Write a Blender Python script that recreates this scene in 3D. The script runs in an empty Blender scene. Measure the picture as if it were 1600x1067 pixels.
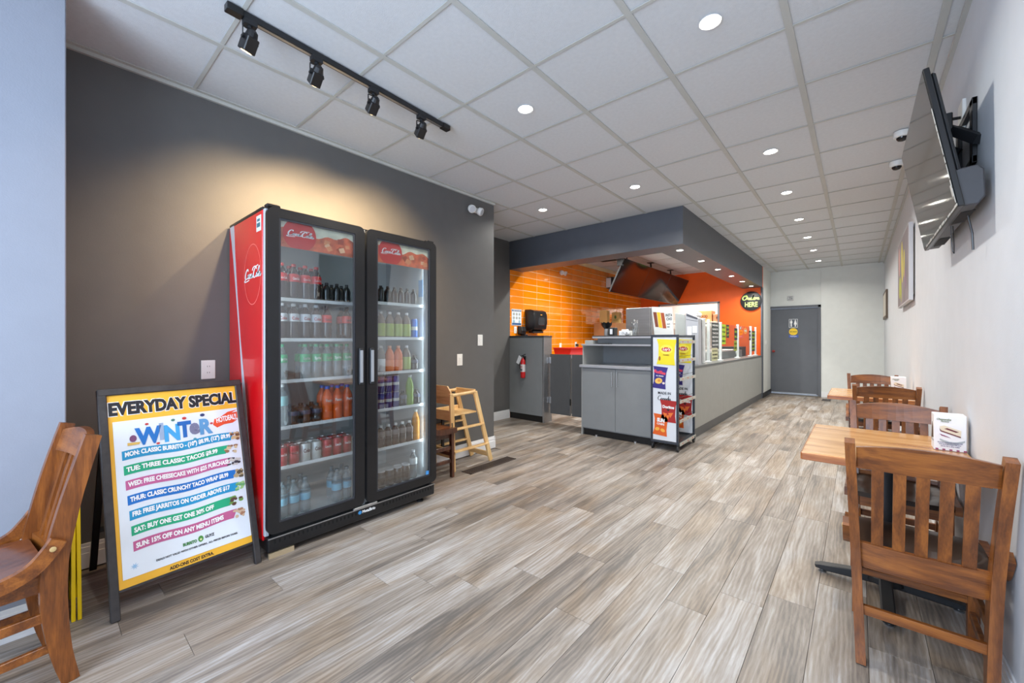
import bpy, bmesh, math, random
from mathutils import Vector, Matrix, Euler
PI = math.pi
random.seed(7)
scene = bpy.context.scene
C = scene.collection

# ---------------------------------------------------------------- camera, world, light, exposure
cam_d = bpy.data.cameras.new('camera')
cam_d.sensor_fit = 'HORIZONTAL'; cam_d.sensor_width = 36.0
cam_d.lens = 36.0 * 633.4 / 1600.0
cam_d.shift_y = (531.4 - 533.5) / 1600.0
cam_d.clip_start = 0.05; cam_d.clip_end = 60
cam = bpy.data.objects.new('camera', cam_d); C.objects.link(cam)
cam.location = (0, 0, 1.30)
cam.rotation_euler = (PI/2, 0, 0.7074)
scene.camera = cam

world = bpy.data.worlds.new('daylight'); scene.world = world
world.use_nodes = True
wbg = world.node_tree.nodes['Background']
wbg.inputs[0].default_value = (0.62, 0.76, 1.0, 1); wbg.inputs[1].default_value = 0.9

def area_light(name, loc, rot, sx, sy, power, col, spread=PI):
    d = bpy.data.lights.new(name, 'AREA'); d.shape = 'RECTANGLE'; d.size = sx; d.size_y = sy
    d.energy = power; d.color = col; d.spread = spread
    o = bpy.data.objects.new(name, d); C.objects.link(o); o.location = loc; o.rotation_euler = rot
    return o
WINDOW_POWER = 76.0
area_light('window_daylight', (-0.95, -1.62, 1.55), (PI/2, 0, 0), 2.2, 2.1, WINDOW_POWER, (0.67, 0.81, 1.0))
DOWN_POWER = 8.5
DOWN_COL = (1.0, 0.98, 0.92)
scene.view_settings.view_transform = 'Standard'
scene.view_settings.look = 'None'
scene.view_settings.gamma = 1.0
scene.view_settings.use_curve_mapping = False
scene.view_settings.exposure = 0.90

# ---------------------------------------------------------------- materials
def srgb(r, g, b):
    f = lambda c: (c/255)/12.92 if c/255 <= 0.04045 else ((c/255+0.055)/1.055)**2.4
    return (f(r), f(g), f(b), 1.0)
MATS = {}
def base_mat(name):
    m = bpy.data.materials.new(name); m.use_nodes = True
    return m, m.node_tree.nodes, m.node_tree.links, m.node_tree.nodes['Principled BSDF']
def mat(name, rgb, rough=0.5, metal=0.0, var=0.06, scale=8.0, bump=0.0, bscale=120.0, trans=0.0, emis=None, estr=0.0, coat=0.0, spec=0.5, stretch=(1,1,1)):
    if name in MATS: return MATS[name]
    m, N, L, P = base_mat(name)
    c = srgb(*rgb)
    tc = N.new('ShaderNodeTexCoord'); mp = N.new('ShaderNodeMapping'); mp.inputs['Scale'].default_value = stretch
    L.new(tc.outputs['Object'], mp.inputs[0])
    n = N.new('ShaderNodeTexNoise'); n.inputs['Scale'].default_value = scale; n.inputs['Detail'].default_value = 4
    L.new(mp.outputs[0], n.inputs['Vector'])
    r = N.new('ShaderNodeMapRange'); r.inputs[1].default_value = 0.3; r.inputs[2].default_value = 0.7
    r.inputs[3].default_value = 1 - var; r.inputs[4].default_value = 1 + var
    L.new(n.outputs[0], r.inputs[0])
    mx = N.new('ShaderNodeVectorMath'); mx.operation = 'SCALE'; mx.inputs[0].default_value = c[:3]
    L.new(r.outputs[0], mx.inputs['Scale']); L.new(mx.outputs[0], P.inputs['Base Color'])
    P.inputs['Roughness'].default_value = rough; P.inputs['Metallic'].default_value = metal
    P.inputs['Transmission Weight'].default_value = trans; P.inputs['Coat Weight'].default_value = coat
    P.inputs['Specular IOR Level'].default_value = spec
    if emis: P.inputs['Emission Color'].default_value = srgb(*emis); P.inputs['Emission Strength'].default_value = estr
    if bump:
        b = N.new('ShaderNodeBump'); b.inputs['Strength'].default_value = bump; b.inputs['Distance'].default_value = 0.002
        n2 = N.new('ShaderNodeTexNoise'); n2.inputs['Scale'].default_value = bscale; n2.inputs['Detail'].default_value = 3
        L.new(mp.outputs[0], n2.inputs['Vector']); L.new(n2.outputs[0], b.inputs['Height']); L.new(b.outputs[0], P.inputs['Normal'])
    MATS[name] = m
    return m
def wood(name, c1, c2, axis='Z', rough=0.35, grain=14.0, coat=0.25, c3=None):
    if name in MATS: return MATS[name]
    m, N, L, P = base_mat(name)
    tc = N.new('ShaderNodeTexCoord'); mp = N.new('ShaderNodeMapping')
    s = {'X': (0.10, 1, 1), 'Y': (1, 0.10, 1), 'Z': (1, 1, 0.10)}[axis]
    mp.inputs['Scale'].default_value = s
    oi = N.new('ShaderNodeObjectInfo'); vm = N.new('ShaderNodeVectorMath'); vm.operation = 'MULTIPLY_ADD'
    vm.inputs[1].default_value = (1, 1, 1)
    cmb = N.new('ShaderNodeCombineXYZ'); mu = N.new('ShaderNodeMath'); mu.operation = 'MULTIPLY'; mu.inputs[1].default_value = 7.0
    L.new(oi.outputs['Random'], mu.inputs[0])
    for i in range(3): L.new(mu.outputs[0], cmb.inputs[i])
    L.new(tc.outputs['Object'], vm.inputs[0]); L.new(cmb.outputs[0], vm.inputs[2])
    L.new(vm.outputs[0], mp.inputs[0])
    n = N.new('ShaderNodeTexNoise'); n.inputs['Scale'].default_value = grain; n.inputs['Detail'].default_value = 6; n.inputs['Distortion'].default_value = 0.6
    L.new(mp.outputs[0], n.inputs['Vector'])
    n2 = N.new('ShaderNodeTexNoise'); n2.inputs['Scale'].default_value = grain*9; n2.inputs['Detail'].default_value = 3
    L.new(mp.outputs[0], n2.inputs['Vector'])
    ad = N.new('ShaderNodeMath'); ad.operation = 'MULTIPLY_ADD'; ad.inputs[1].default_value = 0.35
    L.new(n2.outputs[0], ad.inputs[0]); L.new(n.outputs[0], ad.inputs[2])
    cr = N.new('ShaderNodeValToRGB'); e = cr.color_ramp
    e.elements[0].position = 0.5; e.elements[0].color = srgb(*c1); e.elements[1].position = 0.85; e.elements[1].color = srgb(*c2)
    if c3: x = e.elements.new(0.67); x.color = srgb(*c3)
    L.new(ad.outputs[0], cr.inputs[0]); L.new(cr.outputs[0], P.inputs['Base Color'])
    P.inputs['Roughness'].default_value = rough; P.inputs['Coat Weight'].default_value = coat; P.inputs['Coat Roughness'].default_value = 0.2
    b = N.new('ShaderNodeBump'); b.inputs['Strength'].default_value = 0.12; b.inputs['Distance'].default_value = 0.001
    L.new(n2.outputs[0], b.inputs['Height']); L.new(b.outputs[0], P.inputs['Normal'])
    MATS[name] = m
    return m
def plank_mat():
    m, N, L, P = base_mat('laminate_plank')
    tc = N.new('ShaderNodeTexCoord'); oi = N.new('ShaderNodeObjectInfo')
    mu = N.new('ShaderNodeMath'); mu.operation = 'MULTIPLY'; mu.inputs[1].default_value = 53.0; L.new(oi.outputs['Random'], mu.inputs[0])
    cmb = N.new('ShaderNodeCombineXYZ')
    for i in range(3): L.new(mu.outputs[0], cmb.inputs[i])
    ad = N.new('ShaderNodeVectorMath'); ad.operation = 'ADD'; L.new(tc.outputs['Object'], ad.inputs[0]); L.new(cmb.outputs[0], ad.inputs[1])
    def noise(sc, stretch, det, dist, rough=0.55):
        mp = N.new('ShaderNodeMapping'); mp.inputs['Scale'].default_value = stretch; L.new(ad.outputs[0], mp.inputs[0])
        n = N.new('ShaderNodeTexNoise'); n.inputs['Scale'].default_value = sc; n.inputs['Detail'].default_value = det
        n.inputs['Distortion'].default_value = dist; n.inputs['Roughness'].default_value = rough
        L.new(mp.outputs[0], n.inputs['Vector']); return n
    a = noise(9, (1, 0.10, 1), 6, 0.5, 0.66)       # broad streaks
    b = noise(70, (1, 0.05, 1), 6, 0.8, 0.75)      # fine grain
    w = noise(4, (1, 0.35, 1), 3, 0.6)
    # cathedral rings
    wv = N.new('ShaderNodeTexWave'); wv.wave_type = 'BANDS'; wv.bands_direction = 'X'; wv.inputs['Scale'].default_value = 16
    wv.inputs['Distortion'].default_value = 14; wv.inputs['Detail'].default_value = 3; wv.inputs['Detail Scale'].default_value = 0.6
    mp = N.new('ShaderNodeMapping'); mp.inputs['Scale'].default_value = (1, 0.16, 1); L.new(ad.outputs[0], mp.inputs[0]); L.new(mp.outputs[0], wv.inputs['Vector'])
    cr = N.new('ShaderNodeValToRGB'); e = cr.color_ramp
    e.elements[0].position = 0.30; e.elements[0].color = srgb(98, 92, 87)
    e.elements[1].position = 0.74; e.elements[1].color = srgb(184, 180, 178)
    for p, c in ((0.40, (122, 113, 105)), (0.48, (139, 129, 119)), (0.56, (152, 144, 137)), (0.64, (167, 162, 158))):
        x = e.elements.new(p); x.color = srgb(*c)
    # per-plank offset
    r = N.new('ShaderNodeMapRange'); r.inputs[3].default_value = -0.045; r.inputs[4].default_value = 0.05; L.new(oi.outputs['Random'], r.inputs[0])
    s1 = N.new('ShaderNodeMath'); s1.operation = 'ADD'; L.new(a.outputs[0], s1.inputs[0]); L.new(r.outputs[0], s1.inputs[1])
    bb = N.new('ShaderNodeMapRange'); bb.inputs[1].default_value = 0.3; bb.inputs[2].default_value = 0.7; bb.inputs[3].default_value = -0.10; bb.inputs[4].default_value = 0.075
    L.new(b.outputs[0], bb.inputs[0])
    s2 = N.new('ShaderNodeMath'); s2.operation = 'ADD'; L.new(s1.outputs[0], s2.inputs[0]); L.new(bb.outputs[0], s2.inputs[1])
    wr = N.new('ShaderNodeMapRange'); wr.inputs[3].default_value = -0.045; wr.inputs[4].default_value = 0.04; L.new(wv.outputs[0], wr.inputs[0])
    s3 = N.new('ShaderNodeMath'); s3.operation = 'ADD'; L.new(s2.outputs[0], s3.inputs[0]); L.new(wr.outputs[0], s3.inputs[1])
    L.new(s3.outputs[0], cr.inputs[0])
    # warm tint by low noise
    mx = N.new('ShaderNodeMix'); mx.data_type = 'RGBA'; mx.blend_type = 'MULTIPLY'
    wm = N.new('ShaderNodeMapRange'); wm.inputs[1].default_value = 0.45; wm.inputs[2].default_value = 0.65; L.new(w.outputs[0], wm.inputs[0])
    mx.inputs[7].default_value = (0.96, 0.87, 0.76, 1)
    L.new(wm.outputs[0], mx.inputs[0]); L.new(cr.outputs[0], mx.inputs[6]); L.new(mx.outputs[2], P.inputs['Base Color'])
    P.inputs['Roughness'].default_value = 0.42; P.inputs['Specular IOR Level'].default_value = 0.45
    bp = N.new('ShaderNodeBump'); bp.inputs['Strength'].default_value = 0.15; bp.inputs['Distance'].default_value = 0.001
    L.new(b.outputs[0], bp.inputs['Height']); L.new(bp.outputs[0], P.inputs['Normal'])
    MATS['plank'] = m
    return m
def glass_mat(name, tint=(1, 1, 1), refl=1.0, rough=0.0, ior=1.5):
    if name in MATS: return MATS[name]
    m, N, L, P = base_mat(name); N.remove(P)
    out = [n for n in N if n.type == 'OUTPUT_MATERIAL'][0]
    t = N.new('ShaderNodeBsdfTransparent'); t.inputs[0].default_value = (*tint, 1)
    g = N.new('ShaderNodeBsdfGlossy'); g.inputs['Roughness'].default_value = rough
    fr = N.new('ShaderNodeFresnel'); fr.inputs[0].default_value = ior
    ml = N.new('ShaderNodeMath'); ml.operation = 'MULTIPLY'; ml.inputs[1].default_value = refl; ml.use_clamp = True
    ge = N.new('ShaderNodeNewGeometry'); inv = N.new('ShaderNodeMath'); inv.operation = 'SUBTRACT'; inv.inputs[0].default_value = 1.0
    m2 = N.new('ShaderNodeMath'); m2.operation = 'MULTIPLY'; L.new(ge.outputs['Backfacing'], inv.inputs[1])
    mx = N.new('ShaderNodeMixShader')
    L.new(fr.outputs[0], ml.inputs[0]); L.new(ml.outputs[0], m2.inputs[0]); L.new(inv.outputs[0], m2.inputs[1]); L.new(m2.outputs[0], mx.inputs[0]); L.new(t.outputs[0], mx.inputs[1]); L.new(g.outputs[0], mx.inputs[2])
    L.new(mx.outputs[0], out.inputs[0])
    MATS[name] = m
    return m
def emit_mat(name, rgb, s):
    m, N, L, P = base_mat(name)
    P.inputs['Base Color'].default_value = srgb(*rgb); P.inputs['Emission Color'].default_value = srgb(*rgb); P.inputs['Emission Strength'].default_value = s
    MATS[name] = m
    return m

M_dark = mat('charcoal_paint', (95, 94, 93), 0.55, bump=0.25, bscale=160, var=0.03)
M_soffit = mat('slate_paint', (88, 92, 100), 0.42, bump=0.2, bscale=160, var=0.03)
M_white = mat('white_wall_paint', (214, 217, 222), 0.6, bump=0.25, bscale=170, var=0.02)
M_wfar = mat('far_wall_paint', (222, 224, 220), 0.6, bump=0.2, bscale=170, var=0.02)
M_col = mat('pale_column_paint', (140, 144, 155), 0.6, bump=0.25, bscale=170, var=0.02)
M_orange = mat('orange_wall_paint', (246, 98, 8), 0.5, bump=0.2, bscale=170, var=0.03)
M_tile = mat('orange_glazed_tile', (248, 138, 14), 0.07, var=0.07, scale=3, coat=0.6)
M_grout = mat('pale_grout', (255, 228, 180), 0.9)
M_base = mat('white_trim_paint', (225, 225, 226), 0.4, var=0.02)
M_ctile = mat('acoustic_tile', (212, 215, 218), 0.85, bump=0.5, bscale=260, var=0.03, scale=40)
M_grid = mat('ceiling_grid_metal', (191, 192, 187), 0.6, var=0.03)
M_black = mat('black_plastic', (24, 24, 26), 0.32, var=0.1)
M_blackm = mat('black_matte_metal', (30, 31, 34), 0.5, var=0.1, bump=0.1)
M_red = mat('cooler_red_panel', (226, 16, 26), 0.25, var=0.03, coat=0.3)
M_liner = mat('cooler_white_liner', (205, 212, 215), 0.5, var=0.02)
M_chrome = mat('brushed_steel', (185, 186, 188), 0.32, 0.9, var=0.05, scale=30, stretch=(1, 1, 0.05))
M_steel2 = mat('satin_stainless', (172, 172, 174), 0.38, 0.85, var=0.06, scale=12, stretch=(0.1, 1, 3))
M_grey = mat('grey_laminate', (134, 137, 138), 0.5, var=0.03, bump=0.08)
M_greyl = mat('light_grey_laminate', (160, 161, 157), 0.5, var=0.03, bump=0.08)
M_greyd = mat('dark_grey_laminate', (88, 89, 90), 0.5, var=0.04)
M_topd = mat('dark_worktop', (62, 64, 66), 0.35, var=0.06)
M_topl = mat('silver_worktop', (176, 178, 184), 0.3, 0.2, var=0.05)
M_toek = mat('black_toe_kick', (22, 22, 22), 0.5)
M_chair = wood('chair_wood_upright', (92, 48, 18), (148, 86, 34), 'Z', c3=(121, 67, 25), grain=26)
M_chairx = wood('chair_wood_across', (96, 50, 18), (154, 91, 35), 'X', c3=(127, 71, 26), grain=26)
M_seatd = mat('dark_seat_lacquer', (44, 30, 22), 0.28, var=0.12, coat=0.25)
M_seatb = wood('brown_seat', (84, 42, 22), (136, 78, 44), 'Y', rough=0.25, coat=0.6)
M_table = wood('oak_tabletop', (176, 118, 64), (232, 182, 122), 'X', rough=0.25, grain=14, coat=0.5, c3=(212, 158, 98))
M_tabedge = wood('oak_edge', (158, 88, 44), (204, 136, 78), 'X', rough=0.3, grain=12)
M_high = wood('pale_beech', (206, 160, 100), (236, 200, 142), 'Z', rough=0.4, grain=10, coat=0.2)
M_brownc = wood('dark_brown_wood', (58, 32, 22), (98, 58, 38), 'Z', rough=0.3)
M_paper = mat('white_print_card', (236, 237, 240), 0.5, var=0.01)
M_offw = mat('switch_plate_plastic', (232, 232, 228), 0.35, var=0.01)
M_yel = mat('sign_yellow_print', (238, 178, 50), 0.45, var=0.03)
M_yel2 = mat('yellow_plastic', (244, 204, 10), 0.35, var=0.03)
M_framed = mat('worn_black_frame', (52, 48, 48), 0.5, var=0.25, scale=30)
M_ink = mat('black_ink', (22, 22, 30), 0.6, var=0.02)
M_wink = mat('white_ink', (246, 246, 246), 0.6, var=0.01)
M_glass = glass_mat('cooler_glass', (0.90, 0.93, 0.94), 5.8, 0.02)
M_guard = glass_mat('guard_glass', (0.93, 0.95, 0.94), 1.1)
M_wglass = glass_mat('window_glass', (0.97, 0.98, 0.98), 1.0)
M_plank = plank_mat()
M_screen = mat('tv_screen_glass', (8, 9, 10), 0.10, var=0.02, spec=0.14)
M_screen1 = mat('wall_tv_screen', (50, 50, 48), 0.07, metal=0.75, var=0.05)
M_lens = emit_mat('lamp_lens', (255, 250, 238), 14.0)
M_card = mat('brown_cardboard', (160, 108, 66), 0.8, var=0.08, bump=0.2)
M_kraft = mat('kraft_paper', (186, 150, 92), 0.8, var=0.08, bump=0.2)
M_exred = mat('extinguisher_red', (200, 22, 24), 0.25, coat=0.5)
def flat(name, rgb, rough=0.5): return mat(name, rgb, rough, var=0.02)

# ---------------------------------------------------------------- helpers
class MB:
    def __init__(s): s.bm = bmesh.new()
    def _add(s, vs, fs, mi=0, mtx=None):
        v = [s.bm.verts.new(mtx @ Vector(p) if mtx else Vector(p)) for p in vs]
        out = []
        for f in fs:
            try:
                q = s.bm.faces.new([v[i] for i in f]); q.material_index = mi; out.append(q)
            except ValueError: pass
        return v, out
    def box(s, a, b, bev=0.0, mi=0, mtx=None, seg=1):
        x0, y0, z0 = [min(p, q) for p, q in zip(a, b)]; x1, y1, z1 = [max(p, q) for p, q in zip(a, b)]
        vs = [(x0,y0,z0),(x1,y0,z0),(x1,y1,z0),(x0,y1,z0),(x0,y0,z1),(x1,y0,z1),(x1,y1,z1),(x0,y1,z1)]
        fs = [(0,3,2,1),(4,5,6,7),(0,1,5,4),(1,2,6,5),(2,3,7,6),(3,0,4,7)]
        v, f = s._add(vs, fs, mi, mtx)
        if bev:
            es = list({e for q in f for e in q.edges})
            bmesh.ops.bevel(s.bm, geom=es, offset=bev, segments=seg, affect='EDGES', profile=0.5, material=-1)
        return s
    def beam(s, p, q, w, h, bev=0.0, up=(0, 0, 1), mi=0):
        p, q = Vector(p), Vector(q); d = q - p; L = d.length; z = d.normalized(); u = Vector(up)
        if abs(z.dot(u)) > 0.99: u = Vector((0, 1, 0))
        x = u.cross(z).normalized(); y = z.cross(x)
        m = Matrix(((x.x, y.x, z.x, p.x), (x.y, y.y, z.y, p.y), (x.z, y.z, z.z, p.z), (0, 0, 0, 1)))
        return s.box((-w/2, -h/2, 0), (w/2, h/2, L), bev, mi, m)
    def lathe(s, prof, c=(0, 0, 0), n=16, mi=0, mtx=None, cap=True):
        vs = []; fs = []
        for r, z in prof:
            for k in range(n):
                a = 2*PI*k/n; vs.append((c[0]+r*math.cos(a), c[1]+r*math.sin(a), c[2]+z))
        for i in range(len(prof)-1):
            for k in range(n): fs.append((i*n+k, i*n+(k+1) % n, (i+1)*n+(k+1) % n, (i+1)*n+k))
        if cap:
            fs.append(tuple(range(n))[::-1]); fs.append(tuple((len(prof)-1)*n+k for k in range(n)))
        s._add(vs, fs, mi, mtx); return s
    def tube(s, pts, r, n=8, mi=0):
        pts = [Vector(p) for p in pts]; rings = []
        rr = r if isinstance(r, (list, tuple)) else [r]*len(pts)
        ref = None
        for i, p in enumerate(pts):
            d = (pts[min(i+1, len(pts)-1)] - pts[max(i-1, 0)]).normalized()
            if ref is None: ref = d.orthogonal().normalized()
            ref = (ref - d*ref.dot(d)).normalized(); b = d.cross(ref)
            rings.append([p + (ref*math.cos(2*PI*k/n) + b*math.sin(2*PI*k/n))*rr[i] for k in range(n)])
        vs = [v for g in rings for v in g]; fs = []
        for i in range(len(pts)-1):
            for k in range(n): fs.append((i*n+k, i*n+(k+1) % n, (i+1)*n+(k+1) % n, (i+1)*n+k))
        fs.append(tuple(range(n))[::-1]); fs.append(tuple((len(pts)-1)*n+k for k in range(n)))
        s._add(vs, fs, mi); return s
    def prism(s, poly, t0, t1, axis='X', mi=0, mtx=None, bev=0.0):
        n = len(poly)
        P = {'X': lambda p, t: (t, p[0], p[1]), 'Y': lambda p, t: (p[0], t, p[1]), 'Z': lambda p, t: (p[0], p[1], t)}[axis]
        vs = [P(p, t0) for p in poly] + [P(p, t1) for p in poly]
        fs = [tuple(range(n))[::-1], tuple(range(n, 2*n))] + [(i, (i+1) % n, n+(i+1) % n, n+i) for i in range(n)]
        v, f = s._add(vs, fs, mi, mtx)
        if bev:
            es = list({e for q in f[:2] for e in q.edges})
            bmesh.ops.bevel(s.bm, geom=es, offset=bev, segments=1, affect='EDGES', material=-1)
        return s
    def strip(s, path, w, t0, t1, axis='X', mi=0, bev=0.0):
        """path: list of (a, b[, width]) in the plane; extruded along axis from t0 to t1"""
        L = []; R = []
        n = len(path)
        for i in range(n):
            p = Vector(path[i][:2]); d = (Vector(path[min(i+1, n-1)][:2]) - Vector(path[max(i-1, 0)][:2])).normalized()
            nn = Vector((-d.y, d.x)); ww = (path[i][2] if len(path[i]) > 2 else w)/2
            L.append(p + nn*ww); R.append(p - nn*ww)
        poly = L + R[::-1]
        k = len(poly)
        P = {'X': lambda p, t: (t, p[0], p[1]), 'Y': lambda p, t: (p[0], t, p[1]), 'Z': lambda p, t: (p[0], p[1], t)}[axis]
        vs = [P(p, t0) for p in poly] + [P(p, t1) for p in poly]
        fs = []
        for i in range(n-1):
            a, b, c, d = i, i+1, k-2-i, k-1-i
            fs.append((a, b, c, d)); fs.append((k+d, k+c, k+b, k+a))
        fs += [(i, k+i, k+(i+1) % k, (i+1) % k) for i in range(k)]
        v, f = s._add(vs, fs, mi)
        if bev:
            es = [e for e in {e for q in f for e in q.edges} if len(e.link_faces) == 2 and e.calc_face_angle(0) > 0.8]
            bmesh.ops.bevel(s.bm, geom=es, offset=bev, segments=1, affect='EDGES', material=-1)
        return s
    def mesh(s, name, mats, smooth=False, inv=None):
        bmesh.ops.recalc_face_normals(s.bm, faces=s.bm.faces)
        if inv is not None: s.bm.transform(inv)
        me = bpy.data.meshes.new(name); s.bm.to_mesh(me); s.bm.free()
        for m in (mats if isinstance(mats, (list, tuple)) else [mats]): me.materials.append(m)
        if smooth: me.polygons.foreach_set('use_smooth', [True]*len(me.polygons)); me.set_sharp_from_angle(angle=0.7)
        return me
    def build(s, name, mats, parent=None, smooth=False, label=None, world=True):
        """geometry given in world space when world=True (moved into the parent's frame), else in the parent's frame"""
        inv = None
        if parent is not None and world: inv = WM[parent.name].inverted()
        o = bpy.data.objects.new(name, s.mesh(name, mats, smooth, inv)); C.objects.link(o)
        if parent is not None: o.parent = parent; WM[o.name] = WM[parent.name]
        else: WM[o.name] = Matrix.Identity(4)
        if label: o['label'] = label
        return o
WM = {}
def thing(name, label, cat, loc=(0, 0, 0), rz=0.0, group=None, mtx=None):
    o = bpy.data.objects.new(name, None); C.objects.link(o); o.empty_display_size = 0.05
    M = mtx if mtx is not None else Matrix.Translation(loc) @ Matrix.Rotation(rz, 4, 'Z')
    o.matrix_basis = M; WM[o.name] = M.copy()
    o['label'] = label; o['category'] = cat
    if group: o['group'] = group
    return o
def tag(o, label, cat, group=None):
    o['label'] = label; o['category'] = cat
    if group: o['group'] = group
    return o
def struct(o): o['kind'] = 'structure'; return o
def recenter(o):
    """put a top-level mesh's origin at its bottom centre"""
    me = o.data; xs = [v.co for v in me.vertices]
    c = Vector(((min(v.x for v in xs)+max(v.x for v in xs))/2, (min(v.y for v in xs)+max(v.y for v in xs))/2, min(v.z for v in xs)))
    me.transform(Matrix.Translation(-c)); o.location = c; WM[o.name] = Matrix.Translation(c)
    return o
def dup(root, loc=None, rz=None, label=None, group=None, mtx=None):
    r = root.copy(); C.objects.link(r)
    if mtx is not None: r.matrix_basis = mtx
    else:
        r.location = loc
        if rz is not None: r.rotation_euler = (0, 0, rz)
    if label: r['label'] = label
    if group: r['group'] = group
    for ch in root.children:
        c = ch.copy(); C.objects.link(c); c.parent = r
        for g in ch.children:
            d = g.copy(); C.objects.link(d); d.parent = c
    return r
# orientation of flat print: columns = right, up, normal
def frame(origin, right, up):
    r = Vector(right).normalized(); u = Vector(up); u = (u - r*u.dot(r)).normalized(); n = r.cross(u); o = Vector(origin)
    return Matrix(((r.x, u.x, n.x, o.x), (r.y, u.y, n.y, o.y), (r.z, u.z, n.z, o.z), (0, 0, 0, 1)))
def text_mesh(txt, size, width=None, bold=0.0, shear=0.0, align='CENTER', ext=0.0006, narrow=1.0):
    cu = bpy.data.curves.new('lettering', 'FONT'); cu.body = txt; cu.size = size; cu.offset = bold*size; cu.shear = shear
    cu.align_x = align; cu.align_y = 'CENTER'; cu.extrude = ext; cu.resolution_u = 3
    o = bpy.data.objects.new('tmp', cu); C.objects.link(o)
    dg = bpy.context.evaluated_depsgraph_get()
    me = bpy.data.meshes.new_from_object(o.evaluated_get(dg))
    bpy.data.objects.remove(o)
    xs = [v.co.x for v in me.vertices]; ys = [v.co.y for v in me.vertices]
    if not xs: return me
    k = narrow
    if width: k = width/(max(xs)-min(xs))
    yc = (max(ys)+min(ys))/2
    me.transform(Matrix.Diagonal((k, 1, 1, 1)) @ Matrix.Translation((0, -yc, 0)))
    return me
def text(txt, F, x, y, size, m, parent, width=None, bold=0.02, shear=0.0, align='CENTER', name='lettering', z=0.0012, rot=0.0, narrow=1.0):
    """F: frame matrix of the printed face in world space; x, y in that face"""
    me = text_mesh(txt, size, width, bold, shear, align, 0.0005, narrow)
    me.transform(WM[parent.name].inverted() @ F @ Matrix.Translation((x, y, z)) @ Matrix.Rotation(rot, 4, 'Z'))
    me.materials.append(m)
    o = bpy.data.objects.new(name, me); C.objects.link(o); o.parent = parent; WM[o.name] = WM[parent.name]
    return o
def flatpoly(polys, F, m, parent, name='print', z=0.0, t=0.0008):
    b = MB()
    for p in polys: b.prism([(q[0], q[1]) for q in p], z, z+t, 'Z', mtx=F)
    return b.build(name, m, parent)
def rect(x0, y0, x1, y1): return [(x0, y0), (x1, y0), (x1, y1), (x0, y1)]
def ellipse(cx, cy, rx, ry, n=20): return [(cx+rx*math.cos(2*PI*k/n), cy+ry*math.sin(2*PI*k/n)) for k in range(n)]
def catmull(p, n=6):
    P = [p[0]] + list(p) + [p[-1]]; out = []
    for i in range(1, len(P)-2):
        for k in range(n):
            t = k/n; a, b, c, d = [Vector(q) for q in P[i-1:i+3]]
            out.append(0.5*((2*b) + (c-a)*t + (2*a-5*b+4*c-d)*t*t + (3*b-a-3*c+d)*t**3))
    out.append(Vector(P[-2])); return out
def script(strokes, F, x, y, width, m, parent, name='script_lettering', z=0.001, wmin=0.05, wmax=0.13, slant=0.25, total=None):
    """pen-drawn lettering: strokes of points in units of letter height, broad-nib width"""
    allx = [q[0]+q[1]*slant for s_ in strokes for q in s_]; w0 = min(allx); w1 = max(allx); k = width/(w1-w0)
    b = MB()
    for s_ in strokes:
        pts = catmull([(q[0]+q[1]*slant, q[1]) for q in s_])
        L = []; R = []
        for i, p in enumerate(pts):
            d = (pts[min(i+1, len(pts)-1)] - pts[max(i-1, 0)]).normalized(); nn = Vector((-d.y, d.x))
            w = wmin + (wmax-wmin)*abs(d.y)**1.5
            if i in (0, len(pts)-1): w = wmin*0.7
            L.append(p+nn*w/2); R.append(p-nn*w/2)
        vs = [((q.x-(w0+w1)/2)*k+x, (q.y-0.45)*k+y, z) for q in L+R[::-1]]
        n = len(L); kk = len(vs)
        b._add(vs, [(i, i+1, kk-2-i, kk-1-i) for i in range(n-1)], 0, F)
    return b.build(name, m, parent)
COLA = [
 [(0.80,0.78),(0.72,0.98),(0.5,1.0),(0.22,0.78),(0.08,0.4),(0.16,0.08),(0.45,0.0),(0.75,0.12),(0.98,0.3)],
 [(0.30,0.02),(0.1,-0.12),(-0.1,-0.2),(0.3,-0.28),(0.9,-0.22),(1.4,-0.16)],
 [(1.15,0.42),(0.98,0.38),(0.9,0.2),(0.98,0.04),(1.15,0.08),(1.24,0.26),(1.15,0.42),(1.4,0.36)],
 [(1.68,0.36),(1.52,0.42),(1.4,0.24),(1.46,0.05),(1.64,0.04),(1.8,0.2)],
 [(2.1,0.38),(1.92,0.42),(1.8,0.22),(1.86,0.04),(2.02,0.1),(2.12,0.38),(2.1,0.1),(2.24,0.04),(2.36,0.2),(2.5,0.24)],
 [(3.25,0.80),(3.2,0.98),(3.0,1.02),(2.7,0.78),(2.55,0.4),(2.64,0.08),(2.95,0.0),(3.25,0.14),(3.4,0.3)],
 [(2.1,0.75),(2.3,1.02),(2.7,1.12),(3.2,1.1),(3.7,1.18)],
 [(3.62,0.42),(3.45,0.38),(3.38,0.2),(3.46,0.04),(3.62,0.08),(3.7,0.26),(3.62,0.42),(3.85,0.4)],
 [(3.85,0.3),(4.05,0.75),(4.1,0.98),(3.98,1.0),(3.88,0.6),(3.88,0.15),(4.0,0.03),(4.15,0.15)],
 [(4.48,0.38),(4.3,0.42),(4.18,0.22),(4.25,0.04),(4.4,0.1),(4.5,0.38),(4.48,0.1),(4.6,0.03),(4.78,0.2)]]
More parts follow.
